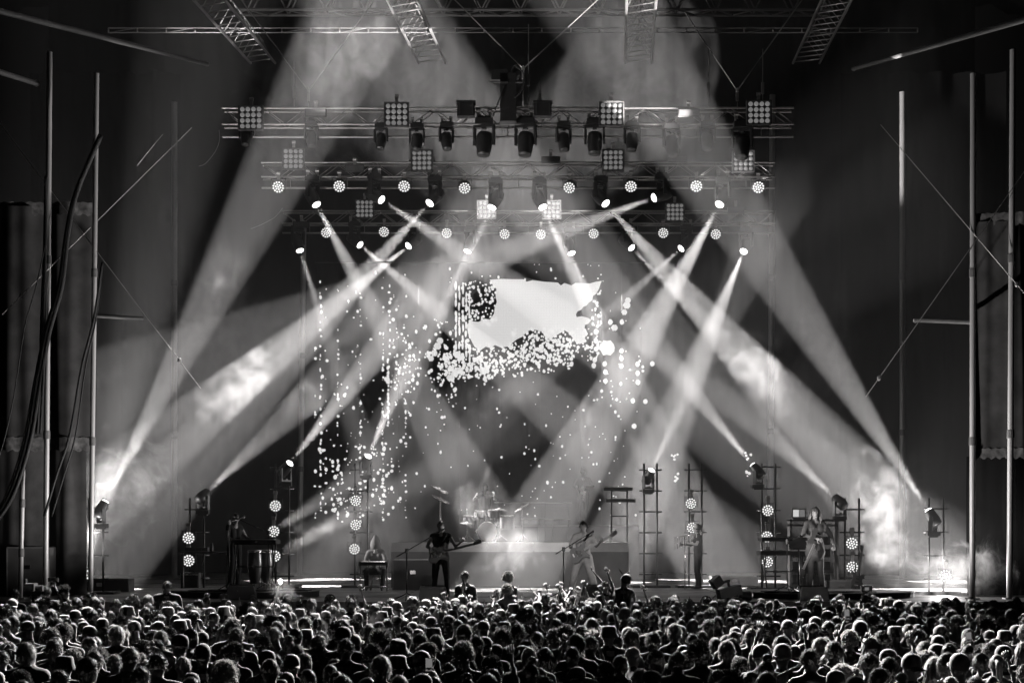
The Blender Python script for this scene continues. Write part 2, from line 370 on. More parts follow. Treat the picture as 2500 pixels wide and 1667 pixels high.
cable('hanging_cable', 'pale curved cable in the dark of the left wing', [(398, 328), (375, 360), (355, 390), (345, 405)], 46, [.007], 'hanging cables', 'wire')
cable('hanging_cable', 'pale cable looped under the rear truss on the left', [(690, 508), (672, 530), (640, 548), (615, 558)], 56, [.008], 'hanging cables', 'wire')
# dark hoist tower over the front truss and two black equipment boxes
o = P(1241, 300, 45.4); t = thing('hoist_tower', 'black vertical motor tower standing up from the middle of the front truss', 'tower', o)
MB().box((0, 0, .62), (.42, .4, 1.24)).build('column', M['black'], t)
MB().box((-.22, 0, 1.2), (.42, .4, .26)).build('motor_box', M['black'], t)
MB().box((-.26, -.21, .99), (.5, .03, .03)).box((.3, -.21, .99), (.24, .03, .03)).build('rail', M['alu'], t)
MB().sph((.2, 0, 1.3), (.14, .14, .2), 2).build('chain_bag', M['black'], t)
MB().tube(spline([Vector((.2, -.2, 1.4)), Vector((.4, -.25, 1.2)), Vector((.35, -.22, .8)), Vector((.15, -.22, .6))]), .02).tube(spline([Vector((-.1, -.21, .9)), Vector((-.25, -.25, .5)), Vector((-.4, -.22, .1))]), .018).build('hose', M['cable'], t, smooth=True)
for x, w in ((1138, 'left of'), (1325, 'right of')):
    o = P(x, 270, 45.5); t = thing('dimmer_box', f'square black equipment box on the front truss {w} the hoist tower', 'box', o, 'truss boxes')
    MB().box((0, 0, 0), (.46, .3, .34)).build('case', M['black'], t); MB().box((0, 0, .2), (.5, .34, .05)).build('lid', M['black'], t)
    for dx in (-.17, .17): MB().box((dx, -.16, .02), (.03, .02, .28)).build('strap', M['housing'], t)

# ------------------------------------------------------------------ lights: fixtures
LENSN = 19
def cells(R, r):
    out = [(0, 0)]
    for k, n in ((1, 6), (2, 12)):
        for i in range(n): a = 2*math.pi*(i+.25*k)/n; out.append((R*.42*k*math.cos(a), R*.42*k*math.sin(a)))
    return out
def head_meshes():
    H = {}
    # local axis: -Z is the beam
    H['head'] = MB().lathe([(.09, .30), (.17, .26), (.19, .1), (.175, -.12), (.15, -.24), (.15, -.27)], 18).mesh('head', M['black'], True)
    H['lens'] = MB().lathe([(.13, -.26), (.13, -.275), (.11, -.305), (.07, -.325), (.02, -.333)], 18).mesh('lens', M['lens'], True)
    y = MB().box((0, 0, 0), (.1, .12, .1))
    for s in (-1, 1): y.box((s*.23, 0, -.2), (.05, .12, .44)); 
    y.box((0, 0, .02), (.51, .12, .06)); H['yoke'] = y.mesh('yoke', M['black'])
    H['base'] = MB().box((0, 0, 0), (.42, .3, .13)).box((0, 0, .09), (.3, .2, .05)).mesh('base', M['black'])
    H['clamp'] = MB().box((0, 0, 0), (.08, .06, .16)).tube([(-.05, 0, .1), (.05, 0, .1)], .05, 8).mesh('clamp', M['alu'])
    # wash: local -Z is the light direction
    H['can'] = MB().lathe([(.1, .26), (.19, .2), (.215, .06), (.215, -.08), (.2, -.1)], 20).mesh('can', M['black'], True)
    c = MB()
    for x, z in cells(.2, .04): c.lathe([(.034, -.1), (.034, -.112), (.02, -.122)], 8, c=(x, z, 0))
    H['led_array'] = c.mesh('led_array', M['cell'], True)
    H['bracket'] = MB().box((-.25, 0, .06), (.02, .06, .36)).box((.25, 0, .06), (.02, .06, .36)).box((0, 0, .25), (.52, .06, .02)).mesh('bracket', M['blackm'])
    H['bhousing'] = MB().box((0, .05, 0), (.62, .1, .62)).box((0, .02, .3), (.64, .16, .03)).box((0, .02, -.3), (.64, .16, .03)).box((-.31, .02, 0), (.03, .16, .6)).box((.31, .02, 0), (.03, .16, .6)).mesh('housing', M['housing'])
    H['blens'] = MB().lathe([(.062, 0), (.06, .02), (.04, .034), (.012, .04)], 12, R=Matrix.Rotation(rad(90), 3, 'X')).mesh('lens', M['lensoff'], True)
    H['strobe_case'] = MB().box((0, .05, 0), (.56, .1, .2)).mesh('case', M['housing']); H['strobe_glass'] = MB().box((0, -.01, 0), (.5, .02, .14)).mesh('glass', M['strobe'])
    return H
H = head_meshes()
SPOTS = []
def spot(loc, d, energy, ang, blend=.18, size=.05, mode='Beam'):
    L = bpy.data.lights.new('lamp', 'SPOT'); L.energy = energy*LIGHT_GAIN; L.spot_size = rad(ang); L.spot_blend = blend; L.shadow_soft_size = size; L.color = WARM
    L.use_nodes = True; nt = L.node_tree; fo = nt.nodes.new('ShaderNodeLightFalloff'); fo.inputs['Strength'].default_value = .38 if mode == 'Beam' else 1
    if mode == 'Beam':                       # optics of a beam light: between collimated and point-like
        f2 = nt.nodes.new('ShaderNodeLightFalloff'); f2.inputs['Strength'].default_value = 2.6; ad = nt.nodes.new('ShaderNodeMath'); ad.operation = 'ADD'
        nt.links.new(fo.outputs['Linear'], ad.inputs[0]); nt.links.new(f2.outputs['Quadratic'], ad.inputs[1]); 
        tc = nt.nodes.new('ShaderNodeTexCoord'); nz = nt.nodes.new('ShaderNodeTexNoise'); nz.inputs['Scale'].default_value = 34; nz.inputs['Detail'].default_value = 3
        mr = nt.nodes.new('ShaderNodeMapRange'); mr.inputs[1].default_value = .3; mr.inputs[2].default_value = .7; mr.inputs[3].default_value = .45; mr.inputs[4].default_value = 1.55
        mu = nt.nodes.new('ShaderNodeMath'); mu.operation = 'MULTIPLY'; nt.links.new(tc.outputs['Normal'], nz.inputs['Vector']); nt.links.new(nz.outputs['Fac'], mr.inputs[0])
        nt.links.new(ad.outputs[0], mu.inputs[0]); nt.links.new(mr.outputs[0], mu.inputs[1]); nt.links.new(mu.outputs[0], nt.nodes['Emission'].inputs['Strength'])
    else: nt.links.new(fo.outputs[mode], nt.nodes['Emission'].inputs['Strength'])
    return L
def moving_head(src, dst, label, group, hang=True, energy=1000, ang=11, lit=True, scale=1):
    d = (dst-src).normalized(); t = thing('moving_head_light', label, 'stage light', src, group)
    sgn = 1 if hang else -1
    R = aim(d)
    Rm = R.to_4x4(); sc = Matrix.Scale(scale, 4)
    h = link('head', H['head'], t, mtx=Rm @ sc)
    le = link('lens', H['lens'], h) if lit else None
    yaw = Matrix.Rotation(math.atan2(d.y, d.x)+rad(90), 4, 'Z')
    flip = Matrix.Identity(4) if hang else Matrix.Rotation(math.pi, 4, 'X')
    link('yoke', H['yoke'], t, mtx=sc @ Matrix.Translation((0, 0, sgn*.40)) @ yaw @ flip)
    link('base', H['base'], t, mtx=sc @ Matrix.Translation((0, 0, sgn*.53)) @ flip)
    if hang:
        for s in (-.14, .14): link('clamp', H['clamp'], t, mtx=sc @ Matrix.Translation((s, 0, .68)))
    if energy:
        L = spot(src, d, energy, ang); lo = link('lamp', L, t, mtx=Matrix.Translation(d*.37*scale) @ Rm)
    return t
def wash(src, d, label, group, energy=0, ang=28, mode='Linear', blend=.5, k=.85):
    d = Vector(d).normalized(); t = thing('wash_light', label, 'stage light', src, group); R = aim(d).to_4x4()
    c = link('can', H['can'], t, mtx=R @ Matrix.Scale(k, 4)); link('led_array', H['led_array'], c)['kind'] = 'stuff'
    link('bracket', H['bracket'], t, mtx=Matrix.Scale(k, 4))
    link('clamp', H['clamp'], t, loc=(0, 0, .33*k))
    if energy:
        L = spot(src, d, energy, ang, blend, .15, mode); link('lamp', L, t, mtx=Matrix.Translation(d*.14) @ R)
    return t
def blinder(px, py, Y, label):
    t = thing('blinder_light', label, 'stage light', P(px, py, Y), 'blinders on the trusses', random.uniform(-.06, .06))
    link('housing', H['bhousing'], t)
    for i in range(4):
        for j in range(4): link('lens', H['blens'], t, loc=((i-1.5)*.145, 0, (j-1.5)*.145))
    link('clamp', H['clamp'], t, loc=(0, .1, .4))
E0 = 27000
# (source x,y  ->  a point it passes, energy factor)
B2 = [(763, 482, 905, 745, 1.0), (915, 477, 1160, 640, .95), (1062, 482, 880, 680, 1.1), (1210, 488, 1070, 780, .6), (1317, 488, 1540, 960, 1.2), (1466, 483, 1900, 965, 1.5), (1616, 476, 1150, 648, .95), (1765, 484, 1490, 980, 1.6)]
B3 = [(727, 595, 775, 745, .6), (866, 587, 1045, 740, 1.1), (1010, 590, 450, 1045, 1.5), (1148, 597, 1080, 760, .4), (1390, 602, 1420, 690, .5), (1530, 593, 1640, 705, .8), (1676, 595, 1570, 690, .8), (1821, 601, 1705, 880, 1.15)]
for k, (L, Y, tn) in enumerate(((B2, 51.6, 'middle'), (B3, 59.6, 'rear'))):
    for i, (a, b, c, d, e) in enumerate(L):
        s0, q0 = P(a, b, Y), P(c, d, Y); ln = (q0-s0).length
        moving_head(s0, P(c, d, Y-ln*((.75 if k else .58) if i == 7 else .34+.09*(i % 3))), f'lit beam light hanging under the {tn} truss, {order(i, 8)}', f'beam lights under the {tn} truss', True, E0*e, 8.5 if e < .9 else 10)
FL = [(247, 1243, 41, 600, 560, 43.2, 1.3, 'on the far left light tower'), (495, 1211, 42, 775, 945, 46.3, .95, 'on the light tower left of the singing keyboard player'), (697, 1144, 44, 855, 945, 42.8, 1.0, 'on the light tower right of the singing keyboard player'),
      (893, 1128, 46, 985, 915, 44.5, .8, 'on the light tower behind the seated musician'), (1583, 1163, 46, 1668, 985, 45, 0.4, 'on the lone light tower left of the capped percussionist'), (1850, 1150, 44, 1300, 480, 48, 1.3, 'on the light tower behind the right keyboards'),
      (2050, 1225, 42, 1600, 800, 49, .95, 'on the light tower right of the long-jacketed guitarist'), (2278, 1263, 41, 1900, 680, 43.0, 1.4, 'on the far right light tower')]
TW = [(228, 41, 'far left light tower in the smoke'), (476, 42, 'light tower left of the singing keyboard player'), (686, 44, 'light tower right of the singing keyboard player'), (880, 46, 'light tower behind the seated musician'),
      (1590, 46, 'lone light tower between the white-trousered guitarist and the percussionist'), (1700, 46, 'light tower behind the capped percussionist'), (1880, 44, 'light tower behind the right keyboards'), (2085, 42, 'light tower right of the long-jacketed guitarist'), (2292, 41, 'far right light tower in the smoke')]
for (x, Y, lb) in TW:
    o = Vector((xl(x, Y), Y+.25, SZ)); t = thing('light_tower', 'slim black '+lb, 'tower', o, 'light towers')
    top = P(0, 1130 if 600 < x < 1900 else 1215, Y).z-SZ
    for s in (-.17, .17): bar('upright', (s, 0, .05), (s, 0, top), .028, 'blackm', t, 8)
    for z in np.arange(.35, top, .55): bar('crossbar', (-.3, 0, z), (.3, 0, z), .022, 'blackm', t, 6)
    MB().box((0, 0, .03), (1.0, .7, .06)).build('base', M['black'], t)
for i, (a, b, Y, c, d, Y2, e, w) in enumerate(FL):
    moving_head(P(a, b, Y), P(c, d, Y2), 'lit beam light aimed upwards '+w, 'beam lights on the light towers', False, E0*e, 11, scale=.72)
WT = [(205, 1402, 41, 'far left light tower', 0), (460, 1313, 42, 'left of the keyboard player, upper of two', 0), (460, 1368, 42, 'left of the keyboard player, above the amplifier', 0),
      (672, 1235, 44, 'right of the keyboard player, top of three', 0), (668, 1297, 44, 'right of the keyboard player, middle of three', 0), (671, 1357, 44, 'right of the keyboard player, bottom of three', 0),
      (868, 1222, 46, 'behind the seated musician, top of three', 0), (868, 1281, 46, 'behind the seated musician, middle of three', 0), (865, 1340, 46, 'behind the seated musician, bottom of three', 0),
      (1687, 1229, 46, 'above the head of the capped percussionist', 0), (1690, 1288, 46, 'beside the face of the capped percussionist', 0),
      (1875, 1246, 44, 'left of the lit laptop, top of three', 0), (1873, 1310, 44, 'behind the right keyboards, middle of three', 0), (1874, 1371, 44, 'below the right keyboards, bottom of three', 0),
      (2080, 1326, 42, 'right of the equipment rack, upper of two', 0), (2081, 1384, 42, 'right of the equipment rack, lower of two', 0), (2308, 1405, 41, 'far right light tower in the thick smoke', 0)]
for (x, y, Y, w, e) in WT:
    s = P(x, y, Y); wash(s, Vector((0, -9, .4))-Vector((s.x*.25, 0, 0)), 'round multi-cell LED wash light on a tower, '+w, 'wash lights on the light towers', e, k=.7)
# short bright throws from three of the tower washes
for (a, b, Y, c, d, e) in ((678, 1352, 43.7, 845, 1262, 2.2), (676, 1292, 43.7, 775, 1226, 2.2), (208, 1388, 40.8, 230, 1285, 6)):
    s, q = P(a, b, Y), P(c, d, Y+.6); L = spot(s, q-s, E0*e*.8, 13, .4, .12, 'Quadratic'); lo = link('tower_lamp', L, mtx=Matrix.Translation(s) @ aim(q-s).to_4x4())
W2 = [(680, 455), (829, 453), (987, 453), (1134, 457), (1391, 456), (1540, 453), (1700, 453), (1851, 456)]
W3 = [(797, 567), (938, 565), (1091, 568), (1232, 570), (1321, 571), (1449, 569), (1619, 568), (1747, 571)]
CE = 7000
TGT = [(150, 1540, 27, 1.8), (430, 1500, 29, .9), (760, 1530, 29, 1), (1230, 1485, 33, 3.6), (900, 1480, 33, 1), (1600, 1480, 33, 1), (1850, 1560, 25, .8), (2300, 1560, 24, 2)]
BACKROWS = [(2060, 1478, 33.5, 1.3), (260, 1476, 33.5, 1.1)]
for k, (L, Y, tn) in enumerate(((W2, 51.3, 'middle'), (W3, 59.3, 'rear'))):
    for i, (x, y) in enumerate(L):
        s = P(x, y, Y); g = TGT[i]; tgt = P(*g[:3])
        wash(s, tgt-s, f'round LED wash light under the {tn} truss, {order(i, 8)}', f'wash lights under the {tn} truss', 0, 15)
# unlit hanging heads of the front truss
for i, (x, y, sc) in enumerate(((600, 330, .7), (760, 332, .75), (930, 338, .75), (1018, 340, .8), (1090, 338, .8), (1182, 345, 1.12), (1283, 345, 1.12), (1376, 340, .85), (1452, 343, 1.05), (1543, 340, .85), (1640, 350, .95), (1727, 338, .85), (1812, 352, 1.1))):
    s = P(x, y+8, 45.8); moving_head(s, s+Vector((.0+.12*math.sin(i*2), -.25, -1)), f'unlit dark moving light hanging from the front truss, {order(i, 13)}', 'unlit lights on the front truss', True, 0, lit=False, scale=sc)
BL = [(612, 288, 45.4, 'front truss, leftmost'), (968, 280, 45.4, 'front truss, second from left'), (1493, 278, 45.4, 'front truss, second from right'), (1853, 275, 45.4, 'front truss, rightmost'),
      (716, 388, 51.2, 'middle truss, leftmost'), (1030, 392, 51.2, 'middle truss, second from left'), (1497, 391, 51.2, 'middle truss, second from right'), (1815, 394, 51.2, 'middle truss, rightmost'),
      (890, 510, 59.2, 'rear truss, leftmost'), (1188, 512, 59.2, 'rear truss, second from left'), (1347, 512, 59.2, 'rear truss, second from right'), (1648, 518, 59.2, 'rear truss, rightmost')]
for x, y, Y, w in BL: blinder(x, y, Y, 'square sixteen-lamp blinder on the '+w)
for i, (x, y, Y, w) in enumerate(((770, 275, 45.5, 'front truss in the smoke, left'), (1682, 275, 45.5, 'front truss, right of the middle'), (865, 411, 51.2, 'middle truss, left'), (1345, 390, 51.2, 'middle truss near its middle'), (1655, 388, 51.2, 'middle truss, right'), (735, 548, 59.2, 'rear truss, left end'), (1797, 512, 59.2, 'rear truss, right end'))):
    t = thing('strobe_light', 'flat rectangular strobe panel on the '+w, 'stage light', P(x, y, Y), 'strobe panels'); link('case', H['strobe_case'], t); link('glass', H['strobe_glass'], t); link('clamp', H['clamp'], t, loc=(0, .1, .18))
# lamps added at tower washes to brighten low-stage haze and smoke at both ends
for a, b, Y, d, e, ang in ((690, 1292, 43.7, (1, .1, .06), 420, 60), (1862, 1310, 43.7, (-1, .12, .06), 300, 60), (2092, 1382, 41.8, (.8, -.25, .5), 420, 85), (214, 1396, 40.8, (.25, .1, 1), 520, 95)):
    s, d = P(a, b, Y), Vector(d); L = spot(s, d, e, ang, .6, .12, 'Linear'); link('tower_lamp', L, mtx=Matrix.Translation(s) @ aim(d).to_4x4())
# two added lamps, unseen in the pit, brighten the wing posts and scrims
for sx in (-1, 1):
    s, q = Vector((sx*3.6, 35.9, 2.3)), Vector((sx*9.8, 38.4, 6.6)); L = spot(s, q-s, 240, 74, .5, .1, 'Linear'); link('added_wing_lamp', L, mtx=Matrix.Translation(s) @ aim(q-s).to_4x4())
s = P(2308, 1405, 40.75); L = spot(s, Vector((-.35, -.75, .5)), 330, 140, .6, .12, 'Linear'); link('tower_lamp', L, mtx=Matrix.Translation(s) @ aim(Vector((-.35, -.75, .5))).to_4x4())
# added lamps floating before the front truss, without fixtures, rim-light the crowd
CROWD = [(640, 300, 43.0, 2330, 1590, 21, 1.6, 18), (1900, 300, 43.0, 480, 1610, 20, .9, 20)]+[(560+190*i, 300, 43.0, g[0], g[1], g[2], g[3], 20) for i, g in enumerate(TGT)]+[(g[0]*.5+620, 300, 43.0, g[0], g[1], g[2], g[3], 18) for g in BACKROWS]
for (a, b, Y, c, d, Y2, e, ang) in CROWD:
    s, q = P(a, b, Y), P(c, d, Y2); L = spot(s, q-s, CE*e, ang, .6, .1, 'Linear'); link('added_crowd_lamp', L, mtx=Matrix.Translation(s) @ aim(q-s).to_4x4())

for (x, y, Y, e) in ((1424, 1350, 39, .35), (1990, 1340, 38.2, .35)):  # added spots without fixtures behind the camera, brightening two guitarists from the front
    s, q = Vector((-2.5, -4, 9.5)), P(x, y, Y); L = spot(s, q-s, 1500*e, 2.4, .8, .1, 'Linear'); link('added_front_spot', L, mtx=Matrix.Translation(s) @ aim(q-s).to_4x4())

# ------------------------------------------------------------------ the see-through screen
def screen():
    Y = 58.5; o = P(1170, 640, Y); t = thing('led_screen', 'see-through LED screen showing a white torn shape breaking into dots', 'screen', o)
    loc = lambda x, y: P(x, y, Y)-o
    a, b = loc(770, 640), loc(1575, 640); MB().box((a+b)/2, ((b-a).x, .05, .05)).build('header_bar', M['black'], t)
    for i in range(17):
        p = loc(775+i*49.5, 640); q = loc(775+i*49.5, 1278); bar('led_strip', p, q, .006, 'cable', t, 4)
    poly = [(1196,683),(1225,681),(1252,682),(1278,682),(1286,688),(1300,684),(1330,688),(1362,690),(1369,697),(1378,691),(1395,697),(1404,691),(1440,692),(1455,688),(1469,686),(1466,694),(1462,706),(1455,718),(1448,722),(1446,733),(1438,738),(1432,746),(1424,749),(1419,756),(1410,760),(1406,768),(1408,774),(1420,772),(1436,776),(1443,781),(1437,790),(1428,793),(1427,806),(1430,818),(1426,836),(1414,840),(1404,834),(1396,822),(1388,812),(1378,806),(1370,812),(1352,822),(1344,830),(1332,824),(1324,810),(1312,806),(1298,804),(1286,810),(1275,822),(1262,828),(1252,836),(1240,846),(1222,848),(1208,842),(1198,850),(1186,846),(1172,856),(1158,846),(1150,830),(1142,812),(1140,792),(1150,784),(1168,786),(1184,778),(1196,780),(1206,766),(1208,750),(1213,738),(1210,722),(1212,706),(1203,696)]
    mb = MB(); mb.prism([(loc(x, y).x, loc(x, y).z) for x, y in poly[::-1]], -.012, .012)
    for (x, y, r) in ((1482, 849, 19), (1500, 800, 8), (1530, 745, 9), (1524, 762, 7), (1533, 733, 7), (1180, 905, 10), (1110, 912, 9), (1120, 905, 9), (1098, 922, 8), (1068, 845, 9), (1060, 862, 8), (1052, 875, 7), (1074, 832, 8)):
        mb.prism([(loc(x+r*(1+.12*math.sin(k*2.3))*math.cos(k*.5236), 0).x, loc(0, y+r*(1+.12*math.cos(k*3.1))*math.sin(k*.5236)).z) for k in range(12)], -.012, .012)
    mb.build('lit_patch', M['screen'], t)
    R = random.Random(3); d = MB(); cnt = 0
    def dot(x, y, rx, ry=None, sq=False):
        ry = ry or rx; n = 8; p = []
        for k in range(n):
            aa = 2*math.pi*(k+.5)/n; j = R.uniform(.88, 1.1); p.append((loc(x+rx*j*math.cos(aa), 0).x, loc(0, y-ry*j*math.sin(aa)).z))
        d.prism(p, -.012, .012)
    def region(n, x0, x1, y0, y1, dens, rmin, rmax, snap=0):
        k = 0; tries = 0
        while k < n and tries < n*40:
            tries += 1; x, y = R.uniform(x0, x1), R.uniform(y0, y1)
            if R.random() > dens(x, y): continue
            if snap and R.random() < .5: x = round(x/snap)*snap+R.uniform(-1.5, 1.5)
            r = .88*(rmin+(rmax-rmin)*R.random()**2); dot(x, y, r, r*R.uniform(.8, 1.5)); k += 1
    region(360, 778, 1000, 650, 1275, lambda x, y: min(1, max(.05, (y-620)/400)), 1.0, 4.6, 55)
    region(90, 780, 960, 1080, 1260, lambda x, y: .8, 2, 5.5, 0)
    region(160, 960, 1115, 770, 1090, lambda x, y: max(.1, 1-abs(y-870)/180), 1.6, 5)
    for i in range(30): dot(783+R.uniform(-2, 2), 690+i*19+R.uniform(-7, 7), R.uniform(1.6, 3.8), R.uniform(2, 5.5))
    for i in range(20): dot(948+R.uniform(-2, 2), 875+i*8.6+R.uniform(-4, 4), R.uniform(2, 3.4), R.uniform(3, 7))
    for i in range(11): dot(952+R.uniform(-3, 3), 692+i*17+R.uniform(-7, 7), R.uniform(2, 4), R.uniform(2.5, 5))
    for cx in (1113, 1121, 1130, 1138, 1146):                       # the bright bars left of the patch
        y = 696+R.uniform(0, 25)
        while y < 880: h = R.uniform(6, 26); dot(cx+R.uniform(-1, 1), y, R.uniform(2.2, 3.4), h/2); y += h+R.uniform(-3, 5)
    region(130, 1128, 1212, 686, 795, lambda x, y: .9, 2, 5)
    region(520, 1070, 1400, 800, 935, lambda x, y: max(0, 1-abs(y-(905-.17*(x-1080)))/52), 2, 5.2)
    region(75, 1250, 1350, 802, 858, lambda x, y: .9, 2, 5)
    region(60, 1085, 1210, 830, 925, lambda x, y: .9, 3, 7)
    region(60, 1330, 1450, 800, 850, lambda x, y: .9, 2.5, 5)
    region(70, 1390, 1470, 690, 880, lambda x, y: .4 if x > 1445 or y > 830 else 0, 2, 5)
    region(130, 1000, 1560, 930, 1260, lambda x, y: .6, 1.2, 4)
    region(45, 1440, 1570, 690, 1100, lambda x, y: .6, 1.5, 5)
    region(22, 1090, 1480, 645, 690, lambda x, y: .7, 1.2, 3.5)
    for x, y in ((1455, 810), (1455, 832), (1455, 852), (1452, 878), (1450, 892), (1476, 888), (1478, 908), (1478, 930), (1517, 856), (1517, 875), (1517, 893), (1557, 889), (1557, 911), (1557, 933), (1592, 888), (1518, 786), (1490, 786), (1545, 978), (1548, 1040), (1576, 980)): dot(x, y, 5.8, 7)
    for cx, cy in ((1648, 1115), (1650, 1165), (1827, 1112), (1828, 1158)):
        for k in range(5): dot(cx+R.uniform(-8, 8), cy+R.uniform(-9, 9), R.uniform(2, 4))
    d.build('lit_pixels', M['dot'], t)['kind'] = 'stuff'
screen()
# ------------------------------------------------------------------ people
DG = None
def lerp(a, b, t): return Vector(a).lerp(Vector(b), t)
def hand_caps(w, d, n, curl, side):
    """palm ellipsoid plus five fingers; w wrist, d hand direction, n palm normal"""
    d = Vector(d).normalized(); n = Vector(n); n = (n-d*n.dot(d)).normalized(); s = d.cross(n)*side
    Rm = Matrix((s, d, n)).transposed(); palm = (w+d*.05, (.042, .055, .02), Rm); f = []
    for i, (off, ln) in enumerate(((-.03, .072), (-.01, .082), (.011, .076), (.031, .06))):
        b = w+d*.085+s*off; sp = d+s*off*3.0
        m1 = b+(sp*math.cos(curl*.7)+n*math.sin(curl*.7)).normalized()*ln*.52; t = m1+(sp*math.cos(curl*1.6)+n*math.sin(curl*1.6)).normalized()*ln*.5
        f.append([b, m1, t])
    b = w+d*.03-s*.035; m1 = b+(d*.55-s*.75+n*.3*(1+curl)).normalized()*.045; f.append([b, m1, m1+(d*.9-s*.35+n*.4*curl).normalized()*.036])
    return palm, f
BASE = dict(pelvis=(0, 0, .95), waist=(0, .01, 1.1), chest=(0, 0, 1.30), neck=(0, -.01, 1.47), head=(0, .02, 1.62), shL=(-.185, 0, 1.41), shR=(.185, 0, 1.41),
            elL=(-.25, -.02, 1.14), elR=(.25, -.02, 1.14), wrL=(-.24, .1, .92), wrR=(.24, .1, .92), hipL=(-.095, 0, .92), hipR=(.095, 0, .92), knL=(-.11, .02, .5), knR=(.11, .02, .5), anL=(-.12, -.02, .09), anR=(.12, -.02, .09))
def make_body(name, pose=None, look=(0, 1, 0), tilt=0, voxel=.034, build=1.0, mats=None, sleeve=.55, baggy=1.0, face=False, curl=.5, palmN=None, lower=True, hem=None, fingers=True, toes=None, handdir=None, skirt=0):
    """one continuous figure facing +Y; material 0 skin, 1 top, 2 trousers, 3 shoes, 4 eyes, 5 mouth"""
    J = {k: Vector(v) for k, v in BASE.items()}
    for k, v in (pose or {}).items(): J[k] = Vector(v)
    caps = []            # (a, b, ra, rb, tag)
    def c(a, b, ra, rb, t): caps.append((Vector(a), Vector(b), ra, rb, t))
    B = build
    for s in 'LR':
        o = Vector((-.05 if s == 'L' else .05, 0, 0))
        ax = (J['shR']-J['shL']).normalized()*(.065 if s == 'R' else -.065)
        c(J['waist']+ax, J['chest']+ax*1.25, .098*B, .112*B, 'top'); c(J['hip'+s], J['waist']+ax*.9, .105*B, .098*B, 'top')
        c(J['chest']+ax*1.3+Vector((0, 0, .03)), J['sh'+s].lerp(J['neck'], .2), .1*B, .062*B, 'top')
        c(J['sh'+s], J['neck'], .062*B, .052, 'top')
        e, w = J['el'+s], J['wr'+s]
        m = J['sh'+s].lerp(e, sleeve) if sleeve <= 1 else e
        c(J['sh'+s], m, .062*B, .054*B, 'top'); c(m, e, .047*B, .041*B, 'skin' if sleeve <= 1 else 'top')
        if sleeve > 1: c(e, e.lerp(w, .9), .046*B, .04*B, 'top'); c(e.lerp(w, .85), w, .03, .027, 'skin')
        else: c(e, w, .041*B, .027, 'skin')
        if lower:
            c(J['hip'+s], J['kn'+s], .098*B*baggy, .066*B*baggy, 'leg'); c(J['kn'+s], J['an'+s], .064*B*baggy, .045*B*baggy**1.8, 'leg')
            fd = Vector((0, 1, 0)) if not toes else Vector(toes); c(J['an'+s]+Vector((0, 0, -.04)), J['an'+s]+fd*.17+Vector((0, 0, -.055)), .045, .034, 'shoe')
    if skirt: c(J['pelvis'], J['pelvis']-Vector((0, 0, skirt)), .15*B, .2*B, 'top')
    L = Vector(look).normalized(); hd = J['head']; up = Vector((0, 0, 1)); rt = L.cross(up).normalized(); up2 = rt.cross(L)
    RH = Matrix((rt, L, up2)).transposed()
    c(J['neck']-Vector((0, 0, .05)), hd-up2*.06-L*.01, .058, .052, 'skin')
    mb = MB()
    for a, b, ra, rb, t in caps: mb.cap2(a, b, ra, rb, 2)
    mb.sph(hd, (.076, .094, .112), 2, RH); mb.sph(hd+RH @ Vector((0, .025, -.062)), (.056, .066, .058), 2, RH)
    mb.sph(hd+RH @ Vector((0, .1, -.018)), (.013, .018, .024), 1, RH)
    for s in (-1, 1): mb.sph(hd+RH @ Vector((s*.078, -.005, -.012)), (.014, .022, .033), 1, RH)
    fing = []
    for s, sd in (('L', -1), ('R', 1)):
        w = J['wr'+s]; d = (w-J['el'+s]).normalized() if not (handdir and s in handdir) else Vector(handdir[s]).normalized()
        n = Vector((palmN or {}).get(s, (-sd, .3, 0)))
        palm, f = hand_caps(w, d, n, curl, sd); mb.sph(palm[0], palm[1], 2, palm[2]); fing += f
        caps.append((w, w+d*.09, .02, .02, 'skin'))
    me = mb.mesh('tmp', []); o = bpy.data.objects.new('tmp', me); COL.objects.link(o)
    r = o.modifiers.new('r', 'REMESH'); r.mode = 'VOXEL'; r.voxel_size = voxel
    sm = o.modifiers.new('s', 'SMOOTH'); sm.iterations = 2 if voxel > .03 else 4; sm.factor = .5
    dg = bpy.context.evaluated_depsgraph_get(); ev = o.evaluated_get(dg); m2 = bpy.data.meshes.new_from_object(ev)
    nv, nf = len(m2.vertices), len(m2.polygons)
    co = np.empty(nv*3); m2.vertices.foreach_get('co', co); co = co.reshape(-1, 3)
    fc = [list(p.vertices) for p in m2.polygons]; cen = np.array([co[f].mean(0) for f in fc])
    best = np.full(nf, 1e9); idx = np.zeros(nf, int); TG = {'skin': 0, 'top': 1, 'leg': 2, 'shoe': 3}
    for a, b, ra, rb, t in caps+[(hd, hd+up2*.02, .1, .1, 'skin'), (hd-up2*.05, hd-up2*.06, .06, .06, 'skin')]:
        a_, b_ = np.array(a), np.array(b); ab = b_-a_; tt = np.clip(((cen-a_) @ ab)/max(1e-9, ab @ ab), 0, 1)
        dd = np.linalg.norm(cen-(a_+tt[:, None]*ab), axis=1)-(ra+(rb-ra)*tt)
        k = dd < best; best[k] = dd[k]; idx[k] = TG[t]
    hz = hem if hem is not None else J['pelvis'].z-.0
    if lower: idx[(idx == 1) & (cen[:, 2] < hz)] = 2
    bpy.data.objects.remove(o); bpy.data.meshes.remove(me)
    out = MB(); out.v = [tuple(q) for q in co]; out.f = fc; out.mi = [int(i) for i in idx]
    bpy.data.meshes.remove(m2)
    if fingers:
        out.m = 0
        for f in fing: out.tube(f, [.0105, .0095, .007], 6)
